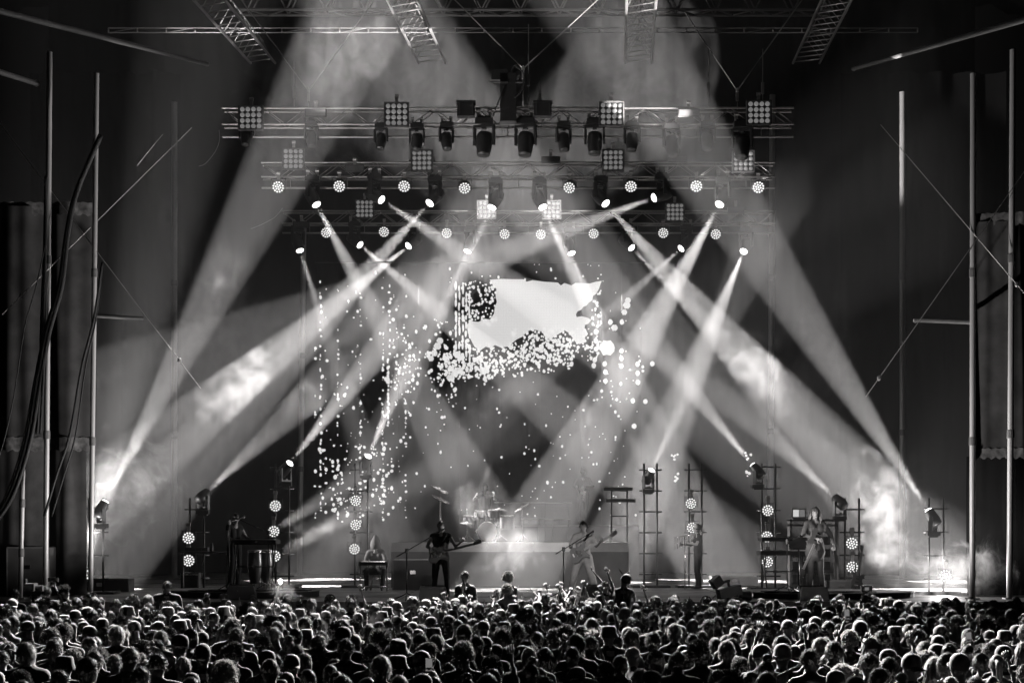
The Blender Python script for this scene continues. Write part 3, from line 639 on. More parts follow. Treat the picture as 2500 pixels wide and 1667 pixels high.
    if face:
        for s in (-1, 1):
            out.m = 4; out.sph(hd+RH @ Vector((s*.03, .083, .01)), (.011, .009, .008), 1, RH); out.m = 5; out.box(hd+RH @ Vector((s*.031, .089, .03)), (.03, .008, .006), RH)
        out.m = 5; out.sph(hd+RH @ Vector((0, .088, -.062)), (.022, .006, .006), 1, RH)
    res = out.mesh(name, mats or [M['skin'], M['top'], M['trousers'], M['shoe'], M['eye'], M['mouth']], True)
    HM = Matrix.Translation(hd) @ RH.to_4x4()
    return res, HM, J
# hair and headwear in head coordinates (+Y is the face, +Z the crown)
def hair_mesh(style, name='hair'):
    R = random.Random(style); m = MB()
    def shell(rx, ry, rz, c, zcut, face=.45, lump=0, seed=0):
        v, f = ICO[3]; keep = []; vv = []
        for q in v:
            l = 1+lump*(math.sin(q[0]*9+seed)*math.sin(q[1]*11+1.3*seed)*math.sin(q[2]*10+.6)+.5*math.sin(q[0]*23+q[2]*19+seed))
            vv.append((c[0]+q[0]*rx*l, c[1]+q[1]*ry*l, c[2]+q[2]*rz*l))
        for t in f:
            z = sum(v[i][2] for i in t)/3; y = sum(v[i][1] for i in t)/3
            if z > zcut and not (y > face and z < .35): keep.append(t)
        m.add(vv, keep)
    def tufts(n, rx, ry, rz, c, zmin, ln, wd, droop, out, face=.5):
        k = 0
        while k < n:
            q = Vector((R.gauss(0, 1), R.gauss(0, 1), R.gauss(0, 1))).normalized()
            if q.z < zmin or (q.y > face and q.z < .45): continue
            k += 1; p = Vector((c[0]+q.x*rx, c[1]+q.y*ry, c[2]+q.z*rz)); nrm = Vector((q.x/rx, q.y/ry, q.z/rz)).normalized()
            t = Vector((R.gauss(0, 1), R.gauss(0, 1), R.gauss(0, .6)-droop)); t = (t-nrm*t.dot(nrm)); t = t.normalized() if t.length > 1e-6 else Vector((1, 0, 0))
            d = (nrm*out+t*(1-out)).normalized(); L = ln*R.uniform(.5, 1.3); s = nrm.cross(d); s = (s.normalized() if s.length > 1e-6 else Vector((1, 0, 0)))*wd
            mid = p+d*L*.55+Vector((0, 0, 0)); e = p+d*L+Vector((0, 0, -droop*L*.35))
            m.add([p-nrm*.004+s, p-nrm*.004-s, mid-s*.7, mid+s*.7, e], [(0, 1, 2, 3), (3, 2, 4)])
    if style == 'short': shell(.084, .101, .116, (0, -.008, .012), -.25, .5, .02); tufts(420, .083, .1, .115, (0, -.008, .012), -.3, .032, .0035, .5, .4)
    elif style == 'buzz': shell(.080, .098, .114, (0, -.006, .006), -.15, .5, .01); tufts(260, .080, .098, .114, (0, -.006, .006), -.2, .011, .003, .2, .7)
    elif style == 'wavy': shell(.09, .107, .121, (0, -.012, .012), -.5, .42, .025, 2); tufts(520, .09, .107, .12, (0, -.012, .012), -.55, .045, .004, .8, .18)
    elif style == 'curly': shell(.102, .117, .13, (0, -.014, .025), -.45, .45, .06, 4); tufts(720, .102, .117, .13, (0, -.014, .028), -.5, .026, .006, .1, .55)
    elif style == 'afro': shell(.125, .135, .142, (0, -.018, .035), -.5, .5, .05, 5); tufts(900, .124, .134, .141, (0, -.018, .035), -.55, .02, .005, 0, .7)
    elif style in ('long', 'longdark'):
        shell(.094, .110, .124, (0, -.014, .01), -.35, .42, .03, 3)
        for i in range(90):
            a = rad(R.uniform(-20, 200)); x, y = .092*math.cos(a), -.012-.098*math.sin(a)*.95
            if y > .03: y = .02
            z0 = R.uniform(.02, .07); L = R.uniform(.22, .42); p = [Vector((x*.95, y, z0))]
            for k in range(1, 5): p.append(Vector((x*(1+.1*k)+R.gauss(0, .008), y-.012*k+R.gauss(0, .008), z0-L*k/4)))
            m.tube(p, [.014, .015, .014, .011, .003], 4)
        tufts(300, .094, .110, .124, (0, -.014, .01), -.3, .05, .004, 1.5, .2)
    elif style == 'ponytail':
        shell(.083, .1, .115, (0, -.008, .01), -.3, .45, .015); tufts(260, .083, .1, .115, (0, -.008, .01), -.3, .02, .003, .6, .3)
        m.sph((0, -.115, .05), (.03, .03, .03), 2); m.tube(spline([Vector((0, -.12, .05)), Vector((.01, -.19, .02)), Vector((.02, -.2, -.09)), Vector((.01, -.17, -.2))], 4), [.026]*4+[.034]*5+[.026]*3+[.006], 8)
    elif style == 'bun':
        shell(.083, .1, .115, (0, -.008, .01), -.3, .45, .015); tufts(260, .083, .1, .115, (0, -.008, .01), -.3, .02, .003, .4, .4); m.sph((0, -.06, .145), (.052, .05, .045), 2); tufts(160, .052, .05, .045, (0, -.06, .145), -.8, .02, .003, .2, .5, 2)
    elif style == 'spiky': shell(.083, .1, .115, (0, -.008, .012), -.2, .45, .03); tufts(420, .082, .099, .114, (0, -.008, .012), -.1, .06, .007, -.3, .8)
    elif style in ('cap', 'capback'):
        prof = [(.086, .0), (.09, .03), (.086, .075), (.065, .112), (.03, .13), (.008, .134)]
        v0 = len(m.v); m.lathe(prof, 20, c=(0, -.006, .012))
        m.v = [(x, -.006+(y+.006)*1.16, z) for x, y, z in m.v]; m.sph((0, -.006, .147), .009, 1)
        s = 1 if style == 'cap' else -1; vv, ff = [], []
        for i in range(9):
            a = math.pi*i/8; xx = .082*math.cos(a); yy = s*(.075+.0*math.sin(a)); vv += [(xx, s*.062*(.4+.6*math.sin(a))+s*.03, .022), (xx*.95, s*(.06+.105*math.sin(a)**.6), .006-.012*abs(math.cos(a))), (xx*.95, s*(.06+.105*math.sin(a)**.6), .0-.012*abs(math.cos(a))), (xx, s*.062*(.4+.6*math.sin(a))+s*.03, .014)]
        for i in range(8):
            for k in range(4): ff.append((i*4+k, i*4+(k+1) % 4, (i+1)*4+(k+1) % 4, (i+1)*4+k))
        m.add(vv, ff)
    elif style == 'bucket': m.lathe([(.128, -.03), (.126, -.024), (.098, .03), (.092, .09), (.072, .112), (.004, .115)], 22, c=(0, -.004, .02))
    elif style == 'beanie': m.lathe([(.094, -.02), (.1, -.01), (.1, .03), (.094, .04), (.092, .08), (.07, .125), (.03, .145), (.004, .148)], 18, c=(0, -.008, .012)); m.v = [(x, y*1.1, z) for x, y, z in m.v]
    isb = style in ('cap', 'capback', 'bucket', 'beanie')
    return m.mesh(name, M['hat'] if isb else M['hair'], True)
STY = ['short', 'buzz', 'wavy', 'curly', 'afro', 'long', 'ponytail', 'bun', 'spiky', 'cap', 'capback', 'bucket', 'beanie']
HAIR = {s: hair_mesh(s, 'cap' if s.startswith('cap') else 'hat' if s in ('bucket', 'beanie') else 'hair') for s in STY}
UNDER = hair_mesh('buzz')
def dress(o, HM, style, g, hg=None):
    isb = style in ('cap', 'capback', 'bucket', 'beanie')
    h = link('cap' if style.startswith('cap') else 'hat' if isb else 'hair', HAIR[style], o, mtx=HM); h.color = (g, g*.97, g*.95, 1)
    if isb: u = link('hair', UNDER, o, mtx=HM); hg = hg or .03; u.color = (hg, hg, hg, 1)
    return h
BV = {}
def bv(k, **kw): BV[k] = make_body('person', **kw)
bv('plain'); bv('broad', build=1.14, pose=dict(shL=(-.215, 0, 1.42), shR=(.215, 0, 1.42), elL=(-.3, 0, 1.15), elR=(.3, 0, 1.15)))
bv('slim', build=.9, pose=dict(shL=(-.165, 0, 1.4), shR=(.165, 0, 1.4)), sleeve=.3)
bv('lookleft', look=(-.75, .6, .05)); bv('lookright', look=(.75, .6, .05), build=1.05); bv('lookup', look=(.1, .9, .3), build=.95)
bv('leftlean', pose=dict(head=(-.06, .03, 1.6), neck=(-.025, 0, 1.46)), look=(-.2, .95, -.1)); bv('longsleeve', sleeve=2, build=1.08, look=(.25, .9, 0))
bv('sideways', look=(.95, .25, 0), pose=dict(shL=(-.03, .17, 1.41), shR=(.05, -.17, 1.41), elL=(-.05, .24, 1.15), elR=(.07, -.24, 1.14)), build=.95)
up = dict(elR=(.27, .1, 1.62), wrR=(.2, .16, 1.87))
bv('armup', pose=up, curl=.25, palmN=dict(R=(0, 1, 0)), sleeve=.45)
bv('armsup', pose=dict(elR=(.33, .08, 1.62), wrR=(.26, .12, 1.88), elL=(-.33, .08, 1.6), wrL=(-.24, .14, 1.86)), curl=.3, palmN=dict(R=(0, 1, 0), L=(0, 1, 0)), sleeve=.35)
bv('phone', pose=dict(elR=(.24, .22, 1.45), wrR=(.06, .36, 1.72), elL=(-.24, .22, 1.45), wrL=(-.06, .36, 1.72)), curl=.9, palmN=dict(R=(-1, .2, 0), L=(1, .2, 0)), look=(0, .95, .18), sleeve=.5)
bv('reach', pose=dict(elR=(.3, .2, 1.55), wrR=(.3, .42, 1.74), elL=(-.27, .22, 1.53), wrL=(-.36, .42, 1.70)), curl=.2, palmN=dict(R=(0, .5, 1), L=(0, .5, 1)), look=(0, .95, .12), sleeve=.4)
bv('handhead', pose=dict(elR=(.40, .02, 1.62), wrR=(.14, -.02, 1.76), elL=(-.40, .02, 1.62), wrL=(-.12, -.02, 1.77)), curl=.6, sleeve=.5)
LOOKN = {'short': 'short-haired', 'buzz': 'close-cropped', 'wavy': 'wavy-haired', 'curly': 'curly-haired', 'afro': 'big-afro', 'long': 'long-haired', 'ponytail': 'ponytailed', 'bun': 'top-bun', 'spiky': 'spiky-haired', 'cap': 'front-capped', 'capback': 'backward-capped', 'bucket': 'bucket-hatted', 'beanie': 'beanie-wearing'}
POSN = {'plain': '', 'broad': 'broad-shouldered', 'slim': 'slim', 'lookleft': 'left-looking', 'lookright': 'right-looking', 'lookup': 'upward-looking', 'leftlean': 'head-tilting', 'longsleeve': 'long-sleeved', 'sideways': 'sideways', 'armup': 'right-arm-raising', 'armsup': 'both-arms-raising', 'phone': 'phone-raising', 'reach': 'forward-reaching', 'handhead': 'hands-on-head'}
TOPS = [('black', .018), ('black', .022), ('dark', .04), ('dark', .055), ('grey', .14), ('grey', .2), ('white', .6), ('pale', .42)]
GR = 'people in the standing audience'
CELLX = ['far left edge', 'left post pair', 'left smoke cloud', 'left amplifier', 'singing keyboard player', 'burning flare', 'left screen edge', 'seated musician', 'black-clad guitarist', 'drum kit', 'handrails', 'white-trousered guitarist', 'horned person', 'capped percussionist', 'broadcast camera', 'long-jacketed guitarist', 'right wash pair', 'right smoke column', 'far right wash', 'right post pair']
def crowd():
    R = random.Random(11); P0 = []
    y = 15.3; row = 0
    while y < 35.9:
        hw = 1250/F*y+.9; sp = .64-.007*(y-15); x = -hw+R.uniform(0, sp)
        while x < hw:
            P0.append((x+R.uniform(-.15, .15), y+R.uniform(-.24, .24))); x += sp*R.uniform(.85, 1.2)
        y += .6+.006*(y-15); row += 1
    Q = []
    for x, y in P0:
        if y > 35.7 or y < 15.2: continue
        if any((x-a)**2+(y-b)**2 < .33**2 for a, b in Q[-140:]): continue
        Q.append((x, y))
    Q.sort(key=lambda p: p[1])
    near, far = Q[:288], Q[288:]
    rows = 6; per = len(near)/rows; cellmembers = {}
    used = set(); recs = []
    for i, (x, y) in enumerate(near):
        px = 1250+x/y*F; cx = min(19, max(0, int(px/125))); ry = int(i/per); cellmembers.setdefault((ry, cx), []).append((x, y))
    RN = ['nearest rows', 'second nearest rows', 'near middle rows', 'middle rows', 'past-middle rows', 'farther rows']
    for (ry, cx), L in cellmembers.items():
        sty = STY[:]; R.shuffle(sty); wts = {'short': 12, 'wavy': 9, 'buzz': 7, 'curly': 5, 'cap': 5, 'capback': 4, 'long': 6, 'ponytail': 4, 'bun': 2, 'spiky': 2, 'beanie': 2}
        pool = []
        for s in sty: pool += [s]*wts.get(s, 1)
        R.shuffle(pool); done = set()
        for (x, y) in L:
            s = next(q for q in pool if q not in done); done.add(s)
            special = R.random()
            k = R.choice(['armup', 'armup', 'phone', 'armsup', 'handhead']) if special < .04 else R.choice(['plain', 'plain', 'broad', 'broad', 'slim', 'lookleft', 'lookright', 'lookup', 'leftlean', 'longsleeve', 'sideways'])
            tn, tg = R.choice(TOPS)
            sc = R.uniform(.9, 1.08)*(1 if s not in ('long', 'ponytail', 'bun') else .95)
            if y < 16.4: sc = min(sc, 1.0)
            me, HM, J = BV[k]; o = link('person', me); o.location = (x, y, 0); o.rotation_euler = (0, 0, R.uniform(-.35, .35)+x*.012); o.scale = (sc, sc, sc); o.color = (tg, tg*.97, tg*.95, 1)
            g = R.choice([.015, .02, .025, .03, .05, .09, .2, .34]) if s not in ('cap', 'capback', 'bucket', 'beanie') else R.choice([.02, .03, .06, .3, .6])
            dress(o, HM, s, g)
            ht = {0: '', 1: ''}[0]
            lab = ' '.join(f"{LOOKN[s]} {POSN[k]} person in {tn} top, {RN[ry]}, below the {CELLX[cx]}".split())
            tag(o, lab, 'person', GR)
            if k == 'phone': ph = thing('smartphone', f'smartphone held up in the {RN[ry]} below the {CELLX[cx]}', 'phone', o.matrix_basis @ Vector((0, .4, 1.83)), 'phones held up in the audience'); ph.rotation_euler = o.rotation_euler; MB().box((0, 0, 0), (.075, .009, .15)).build('case', M['black'], ph); MB().box((0, -.006, 0), (.066, .003, .138)).build('display', M['phone'], ph)
    # everyone farther off: real figures joined into one mass
    V, Fc, MI, n0 = [], [], [], 0
    FAR = {k: make_body('far', voxel=.06, fingers=False, **kw) for k, kw in dict(a={}, b=dict(build=1.12), c=dict(build=.92, look=(-.5, .8, 0)), d=dict(look=(.6, .7, 0)), e=dict(pose=up, palmN=dict(R=(0, 1, 0)))).items()}
    HF = {s: HAIR[s] for s in ('short', 'wavy', 'curly', 'buzz', 'cap', 'spiky', 'bun', 'bucket', 'capback')}
    GM = [mat('far cloth dark', .025, .85), mat('far cloth grey', .12, .85), mat('far cloth pale', .4, .85), mat('far hair dark', .02, .42), mat('far hair brown', .06, .42), mat('far hair fair', .22, .42), M['skin'], M['trousers']]
    arr = {}
    def data(me):
        if me.name not in arr:
            co = np.empty(len(me.vertices)*3); me.vertices.foreach_get('co', co); lt = np.empty(len(me.polygons), int); me.polygons.foreach_get('loop_total', lt)
            li = np.empty(len(me.loops), int); me.loops.foreach_get('vertex_index', li); mi = np.empty(len(me.polygons), int); me.polygons.foreach_get('material_index', mi); arr[me.name] = (co.reshape(-1, 3), lt, li, mi)
        return arr[me.name]
    LT, LI = [], []
    for x, y in far:
        k = R.choices('abcde', [5, 3, 3, 3, .8])[0]; me, HM, J = FAR[k]; sc = R.uniform(.92, 1.06); Mx = Matrix.Translation((x, y, 0)) @ Matrix.Rotation(R.uniform(-.5, .5), 4, 'Z') @ Matrix.Scale(sc, 4)
        st = R.choices(list(HF), [5, 4, 3, 2, 2, 1, 1, 1, 1])[0]
        t = R.choices([0, 1, 2], [6, 2, 1.6])[0]; hcol = R.choices([3, 4, 5], [5, 3, 2])[0] if st not in ('cap', 'capback', 'bucket') else R.choice([0, 1, 2])
        for msh, mm, mp in ((me, Mx, {0: 6, 1: t, 2: 7, 3: 7, 4: 6, 5: 6}), (HF[st], Mx @ HM, {0: hcol})):
            co, lt, li, mi = data(msh); A = np.array(mm); V.append(co @ A[:3, :3].T+A[:3, 3]); LT.append(lt); LI.append(li+n0); n0 += len(co); MI.append(np.array([mp[q] for q in mi]))
    V = np.concatenate(V); LT = np.concatenate(LT); LI = np.concatenate(LI); MI = np.concatenate(MI)
    me = bpy.data.meshes.new('crowd'); me.vertices.add(len(V)); me.vertices.foreach_set('co', V.ravel()); me.loops.add(len(LI)); me.loops.foreach_set('vertex_index', LI)
    me.polygons.add(len(LT)); me.polygons.foreach_set('loop_start', np.concatenate([[0], np.cumsum(LT)[:-1]])); me.polygons.foreach_set('loop_total', LT); me.polygons.foreach_set('material_index', MI); me.polygons.foreach_set('use_smooth', [True]*len(LT))
    for m in GM: me.materials.append(m)
    me.update(calc_edges=True); me.validate()
    o = link('crowd', me); tag(o, 'packed far rows of the audience in front of the stage', None, None, 'stuff')
    print('crowd', len(near), len(far), len(LT))
crowd()
def person(label, kind_kw, loc, face, style, hg, top, h=1.0, cat='person', group=None, mats=None, tg=.02, **kw):
    me, HM, J = make_body('person', mats=mats, **kind_kw); o = link('person', me); o.location = loc; o.rotation_euler.z = face; o.scale = (h, h, h); o.color = (tg, tg*.97, tg*.95, 1)
    tag(o, label, cat, group); 
    if style: dress(o, HM, style, hg)
    return o, J
def wpt(o, v): return Matrix.LocRotScale(o.location, o.rotation_euler, o.scale) @ Vector(v)
def cmats(top, leg, shoe='shoe'): return [M['skin'], M[top], M[leg], M[shoe], M['eye'], M['mouth']]
# standing at the front of the crowd
GF = 'people at the front barrier'
def front(label, px, topy, Y, k, style, hg, tg, rz=0, arm=None, **extra):
    me, HM, J = BV[k]; top = P(px, topy, Y); sc = 1.0; o = link('person', me); tag(o, label, 'person', GF)
    o.location = (top.x, Y, top.z-1.745); o.rotation_euler.z = rz; o.color = (tg, tg, tg, 1); dress(o, HM, style, hg); return o
barr = thing('crowd_barrier', 'black crowd barrier with a step along the front of the stage', 'barrier', (0, 36.1, 0))
for i in range(16): MB().box((-9.4+i*1.25, .0, .55), (1.2, .06, 1.1)).box((-9.4+i*1.25, -.35, .28), (1.2, .62, .05)).build('panel', M['blackm'], barr)
for i in range(17): bar('upright', (-10+i*1.25, .05, 0), (-10+i*1.25, .05, 1.15), .03, 'blackm', barr)
FR = [('curly-haired person leaning over the barrier in strong backlight, higher of two', 1243, 1396, 35.2, 'leftlean', 'curly', .42, .3, -.9), ('curly-haired person leaning over the barrier in strong backlight, lower of two', 1236, 1428, 34.6, 'lookleft', 'curly', .4, .3, -.7),
      ('dark figure standing behind the raised bottle', 1136, 1394, 35.6, 'plain', 'short', .03, .05, 2.6), ('person raising an arm left of the horned head', 1478, 1418, 35.0, 'armup', 'short', .03, .03, .6),
      ('person holding up both arms before the white-shirted guitarist', 1400, 1452, 34.2, 'armsup', 'wavy', .04, .03, .2), ('person reaching forward left of the white-shirted guitarist', 1332, 1448, 34.4, 'reach', 'short', .04, .04, -.5),
      ('person reaching forward under the white-shirted guitarist', 1370, 1444, 34.9, 'reach', 'buzz', .03, .03, .5), ('person with one hand up below the seated musician', 858, 1462, 33.8, 'armup', 'short', .02, .02, .1),
      ('capped person at the far right edge of the barrier', 2480, 1474, 33.5, 'lookleft', 'cap', .03, .02, .3), ('person with arms up in the middle of the crowd', 1460, 1510, 27, 'armsup', 'short', .02, .02, .15),
      ('person holding a camera up at the far left', 112, 1430, 34.5, 'phone', 'short', .02, .02, -.1), ('spiky-haired person left of the far left wash light', 158, 1432, 34.8, 'lookright', 'spiky', .02, .02, 0), ('person beside the filming monopod at the far left', 36, 1438, 34.6, 'plain', 'short', .02, .02, -.2),
      ('person standing tall below the left amplifier', 408, 1418, 35.3, 'broad', 'short', .02, .03, 0), ('bearded person lit from the left under the long-jacketed guitarist', 2052, 1450, 34.8, 'lookright', 'short', .02, .02, 0), ('person filming with a camera under the right rack', 2130, 1452, 34.6, 'phone', 'short', .02, .02, .1),
      ('person holding up the burning flare', 640, 1512, 29.5, 'armup', 'wavy', .05, .03, .1), ('person raising a bottle in the front rows', 1112, 1462, 34.0, 'armup', 'cap', .3, .05, .2), ('white-capped person facing the bright center beam', 1222, 1487, 31.5, 'lookup', 'capback', .65, .4, 0), ('person with a raised fist right of the middle', 1058, 1482, 31.5, 'armup', 'short', .02, .02, 0)]
ARMX = [(1160, 1466, 34.6, 'reach', 'wavy'), (1195, 1470, 34.9, 'armup', 'buzz'), (1295, 1462, 34.2, 'reach', 'short'), (1316, 1456, 35.3, 'armup', 'cap'), (1352, 1460, 33.6, 'armup', 'short'), (1420, 1458, 35.2, 'reach', 'spiky'), (1445, 1464, 33.8, 'armsup', 'curly'), (1560, 1462, 34.6, 'armup', 'buzz'), (1112, 1468, 33.4, 'reach', 'short')]
for x, y, Y, k, st in ARMX:
    FR.append((f'{LOOKN[st]} {POSN[k]} fan pressed to the barrier {"left of the curly pair" if x < 1235 else "right of the horned person" if x > 1530 else "between the curly pair and horned person"}', x, y, Y, k, st, random.choice([.02, .04, .2]), random.choice([.02, .05, .3]), random.uniform(-.4, .4)))
FO = {}
for f in FR: FO[f[0]] = front(*f[:7], f[7], f[8])
# a fan in a horned cap, head thrown back, one arm stretched out
o, J = person('person with a horned headdress and one arm stretched toward the stage', dict(pose=dict(head=(.05, -.02, 1.63), elR=(.28, .1, 1.3), elL=(-.36, .12, 1.55), wrL=(-.52, .22, 1.78)), look=(-.5, .7, .5), palmN=dict(L=(0, .3, 1)), curl=.2, sleeve=.4), (P(1520, 0, 35.4).x, 35.4, P(0, 1402, 35.4).z-1.76), .2, 'beanie', .02, 'dark', group=GF)
hm = MB()
for s in (-1, 1): hm.tube(spline([Vector((s*.06, 0, .12)), Vector((s*.1, .01, .17)), Vector((s*.13, .01, .23))], 3), [.02, .018, .016, .012, .01, .006, .003], 6)
ho = hm.build('horn', M['midcloth'], o); ho.location = (.05, -.02, 1.66)
def at_hand(o, v, f): return wpt(o, v)
# things held up in the crowd
h = wpt(FO['person holding up the burning flare'], (.19, .17, 1.93)); t = thing('hand_flare', 'burning flare on a pale stick held up over the crowd', 'flare', h)
MB().tube([(-.05, 0, -.12), (.02, 0, .1), (.1, 0, .42)], .016, 8).build('stick', M['paper'], t); MB().sph((.11, 0, .45), (.035, .035, .05), 2).build('flame', M['flare'], t)
L = bpy.data.lights.new('flare_light', 'POINT'); L.energy = 45; L.color = WARM; L.shadow_soft_size = .05; link('flare_light', L, t, loc=(.12, -.02, .55))
h = wpt(FO['person raising a bottle in the front rows'], (.19, .17, 1.95)); t = thing('bottle', 'dark bottle raised in a fist before the drum riser', 'bottle', h)
MB().lathe([(.035, -.1), (.037, .06), (.034, .1), (.015, .15), (.014, .2)], 12).build('glass', M['black'], t, smooth=True); MB().lathe([(.016, .2), (.016, .215)], 10).build('lid', M['chrome'], t)
h = wpt(FO['person holding a camera up at the far left'], (0, .4, 1.86)); t = thing('compact_camera', 'compact camera held high at the far left', 'camera', h)
MB().box((0, 0, 0), (.2, .06, .08)).build('body', M['black'], t); MB().lathe([(.035, 0), (.035, .07)], 12, R=Matrix.Rotation(rad(-90), 3, 'X')).build('lens', M['black'], t)
h = wpt(FO['person filming with a camera under the right rack'], (0, .4, 1.86)); t = thing('compact_camera', 'camera with a glowing screen held up under the right rack', 'camera', h)
MB().box((0, 0, 0), (.22, .08, .12)).build('body', M['black'], t); MB().box((0, -.045, 0), (.08, .006, .06)).build('display', M['phone'], t)
o = P(75, 1470, 34.2); t = thing('filming_monopod', 'small video camera on a thin monopod at the far left', 'camera', o)
bar('pole', (0, 0, -1.2), (0, 0, .22), .012, 'blackm', t); MB().box((0, 0, .3), (.2, .3, .14)).box((-.12, .05, .38), (.05, .1, .16)).build('body', M['black'], t); MB().lathe([(.05, 0), (.06, .14)], 12, c=(.1, .0, .28), R=Matrix.Rotation(rad(90), 3, 'Y')).build('lens', M['black'], t)
# broadcast camera on its pedestal in the pit
o = Vector((P(1780, 0, 36.0).x, 36.0, 1.72)); t = thing('broadcast_camera', 'large broadcast camera with viewfinder and hood in the pit', 'camera', o, rz=.35)
Rc = Matrix.Rotation(rad(-12), 3, 'Y'); MB().box((0, 0, .16), (.5, .2, .2), Rc).box((-.12, .02, .36), (.26, .1, .05), Rc).box((-.24, .02, .31), (.03, .06, .12), Rc).box((0, .02, .31), (.03, .06, .12), Rc).build('body', M['black'], t)
MB().lathe([(.07, 0), (.08, .12), (.1, .2), (.1, .26)], 16, c=(.24, 0, .1), R=Matrix.Rotation(rad(98), 3, 'Y')).build('lens', M['black'], t, smooth=True)
MB().box((-.3, -.02, .36), (.22, .18, .2), Matrix.Rotation(rad(-35), 3, 'Y')).build('viewfinder', M['black'], t); MB().tube([(-.32, -.05, .1), (-.62, -.15, -.12)], .016, 8).build('pan_bar', M['alu'], t)
MB().tube([(0, 0, .06), (0, 0, -1.2)], .06, 10).lathe([(.32, -1.72), (.3, -1.55), (.1, -1.2)], 12).build('pedestal', M['blackm'], t)
o, J = person('camera operator in a white top behind the broadcast camera', dict(pose=dict(elR=(.24, .18, 1.2), wrR=(.12, .38, 1.3), elL=(-.24, .18, 1.2), wrL=(-.12, .36, 1.22)), curl=.9, sleeve=.5), (P(1755, 0, 35.3).x, 35.3, 0), -.4, 'short', .03, 'white', tg=.5, group='camera crew')
box = tag(MB().box((P(1800, 0, 36.35).x, 36.35, 1.2), (.5, .3, 1.1)).build('flight_case', M['case']), 'dark upright case behind the broadcast camera', 'case', 'flight cases')

# ------------------------------------------------------------------ risers and band
def riser(name, label, x0, x1, y0, y1, z0, z1, band=0, group='risers'):
    t = thing(name, label, 'riser', ((x0+x1)/2, y0, z0), group)
    MB().box((0, (y1-y0)/2, (z1-z0-band)/2), (x1-x0, y1-y0, z1-z0-band)).build('front_cloth', M['riser'], t)
    n = max(2, int((x1-x0)/1.22))
    for i in range(n):
        w = (x1-x0)/n; MB().box((-(x1-x0)/2+w*(i+.5), (y1-y0)/2-.012, z1-z0-band/2-.02), (w-.012, y1-y0+.03, band if band else .04)).build('deck_panel', M['white'] if band else M['floor'], t)
    return t
RY = 46.5; RZ = 2.86
riser('drum_riser', 'wide drum riser with a white top band at center stage', xl(955, RY), xl(1535, RY), RY, 52, SZ, RZ, .24)
riser('back_riser', 'tall rear riser behind the drums carrying the horn player', xl(1200, 53), xl(1560, 53), 53, 57, SZ, 3.35, .0)
def round_riser(label, px, Y, rx, h):
    o = Vector((xl(px, Y), Y, SZ)); t = thing('round_riser', label, 'riser', o, 'low round risers')
    m = MB().lathe([(rx, .004), (rx, h-.03)], 40); m.v = [(x, y*.8, z) for x, y, z in m.v]; m.build('skirt', M['fascia'], t, smooth=False)
    m = MB().lathe([(rx+.02, h-.03), (rx+.02, h)], 40); m.v = [(x, y*.8, z) for x, y, z in m.v]; m.build('deck', M['floor'], t)
round_riser('low round riser under the singing keyboard player', 590, 39.6, 1.75, .16); round_riser('low round riser under the long-jacketed guitarist', 2010, 39.2, 2.0, .14)
GB = 'musicians on the stage'
def mic_stand(label, px, Y, z, h, ax, az, group='microphone stands'):
    """boom points toward (ax, az) from the top of the stand"""
    o = Vector((xl(px, Y), Y, z)); t = thing('mic_stand', label, 'mic stand', o, group)
    bar('pole', (0, 0, .1), (0, 0, h), .013, 'blackm', t, 8); bar('boom', (-ax*.35, 0, h-az*.35), (ax, 0, h+az), .011, 'blackm', t, 8)
    MB().lathe([(.035, -.05), (.035, .05)], 10, c=(0, 0, h)).build('clutch', M['black'], t)
    for k in range(3): a = 2.1*k+.5; bar('leg', (0, 0, .16), (.33*math.cos(a), .33*math.sin(a), .012), .011, 'blackm', t, 6)
    d = Vector((ax, 0, az)).normalized(); e = Vector((ax, 0, h+az)); m = MB().cap2(e, e+d*.13, .016, .02, 1).sph(e+d*.17, .032, 2); m.build('microphone', M['blackm'], t)
    return t
GTR = [(-.16, -.02), (-.2, -.1), (-.17, -.18), (-.06, -.2), (.04, -.15), (.12, -.16), (.2, -.21), (.23, -.16), (.19, -.08), (.2, .0), (.24, .1), (.28, .17), (.22, .19), (.14, .12), (.05, .12), (-.05, .16), (-.14, .12)]
def guitar(label, loc, ang, face, mat_, scale=1, group='guitars'):
    t = thing('electric_guitar', label, 'guitar', loc, group); t.rotation_euler = (0, 0, face); R = Matrix.Rotation(-ang, 3, 'Y')
    G = [(x*scale, z*scale) for x, z in GTR]
    MB().prism(G, -.022, .022, R).build('body', mat_, t)
    MB().box(R @ Vector((.5*scale, -.03, .0)), (.66*scale, .024, .05), R).build('neck', M['woodpale'], t)
    MB().prism([(.82*scale, -.03), (1.0*scale, -.02), (1.02*scale, .05), (.96*scale, .07), (.84*scale, .03)], -.035, -.018, R).build('headstock', M['wood'], t)
    pk = MB()
    for i in range(6): pk.sph(R @ Vector(((.86+.027*i)*scale, -.03, .055+.004*i)), .011, 1)
    pk.build('tuning_pegs', M['chrome'], t)['kind'] = 'stuff'
    for x in (-.02, .08): MB().box(R @ Vector((x*scale, -.028, -.01)), (.035, .014, .085), R).build('pickup', M['black'], t)
    MB().box(R @ Vector((-.1*scale, -.028, -.01)), (.03, .016, .08), R).build('bridge', M['chrome'], t)
    return t
FC = math.pi
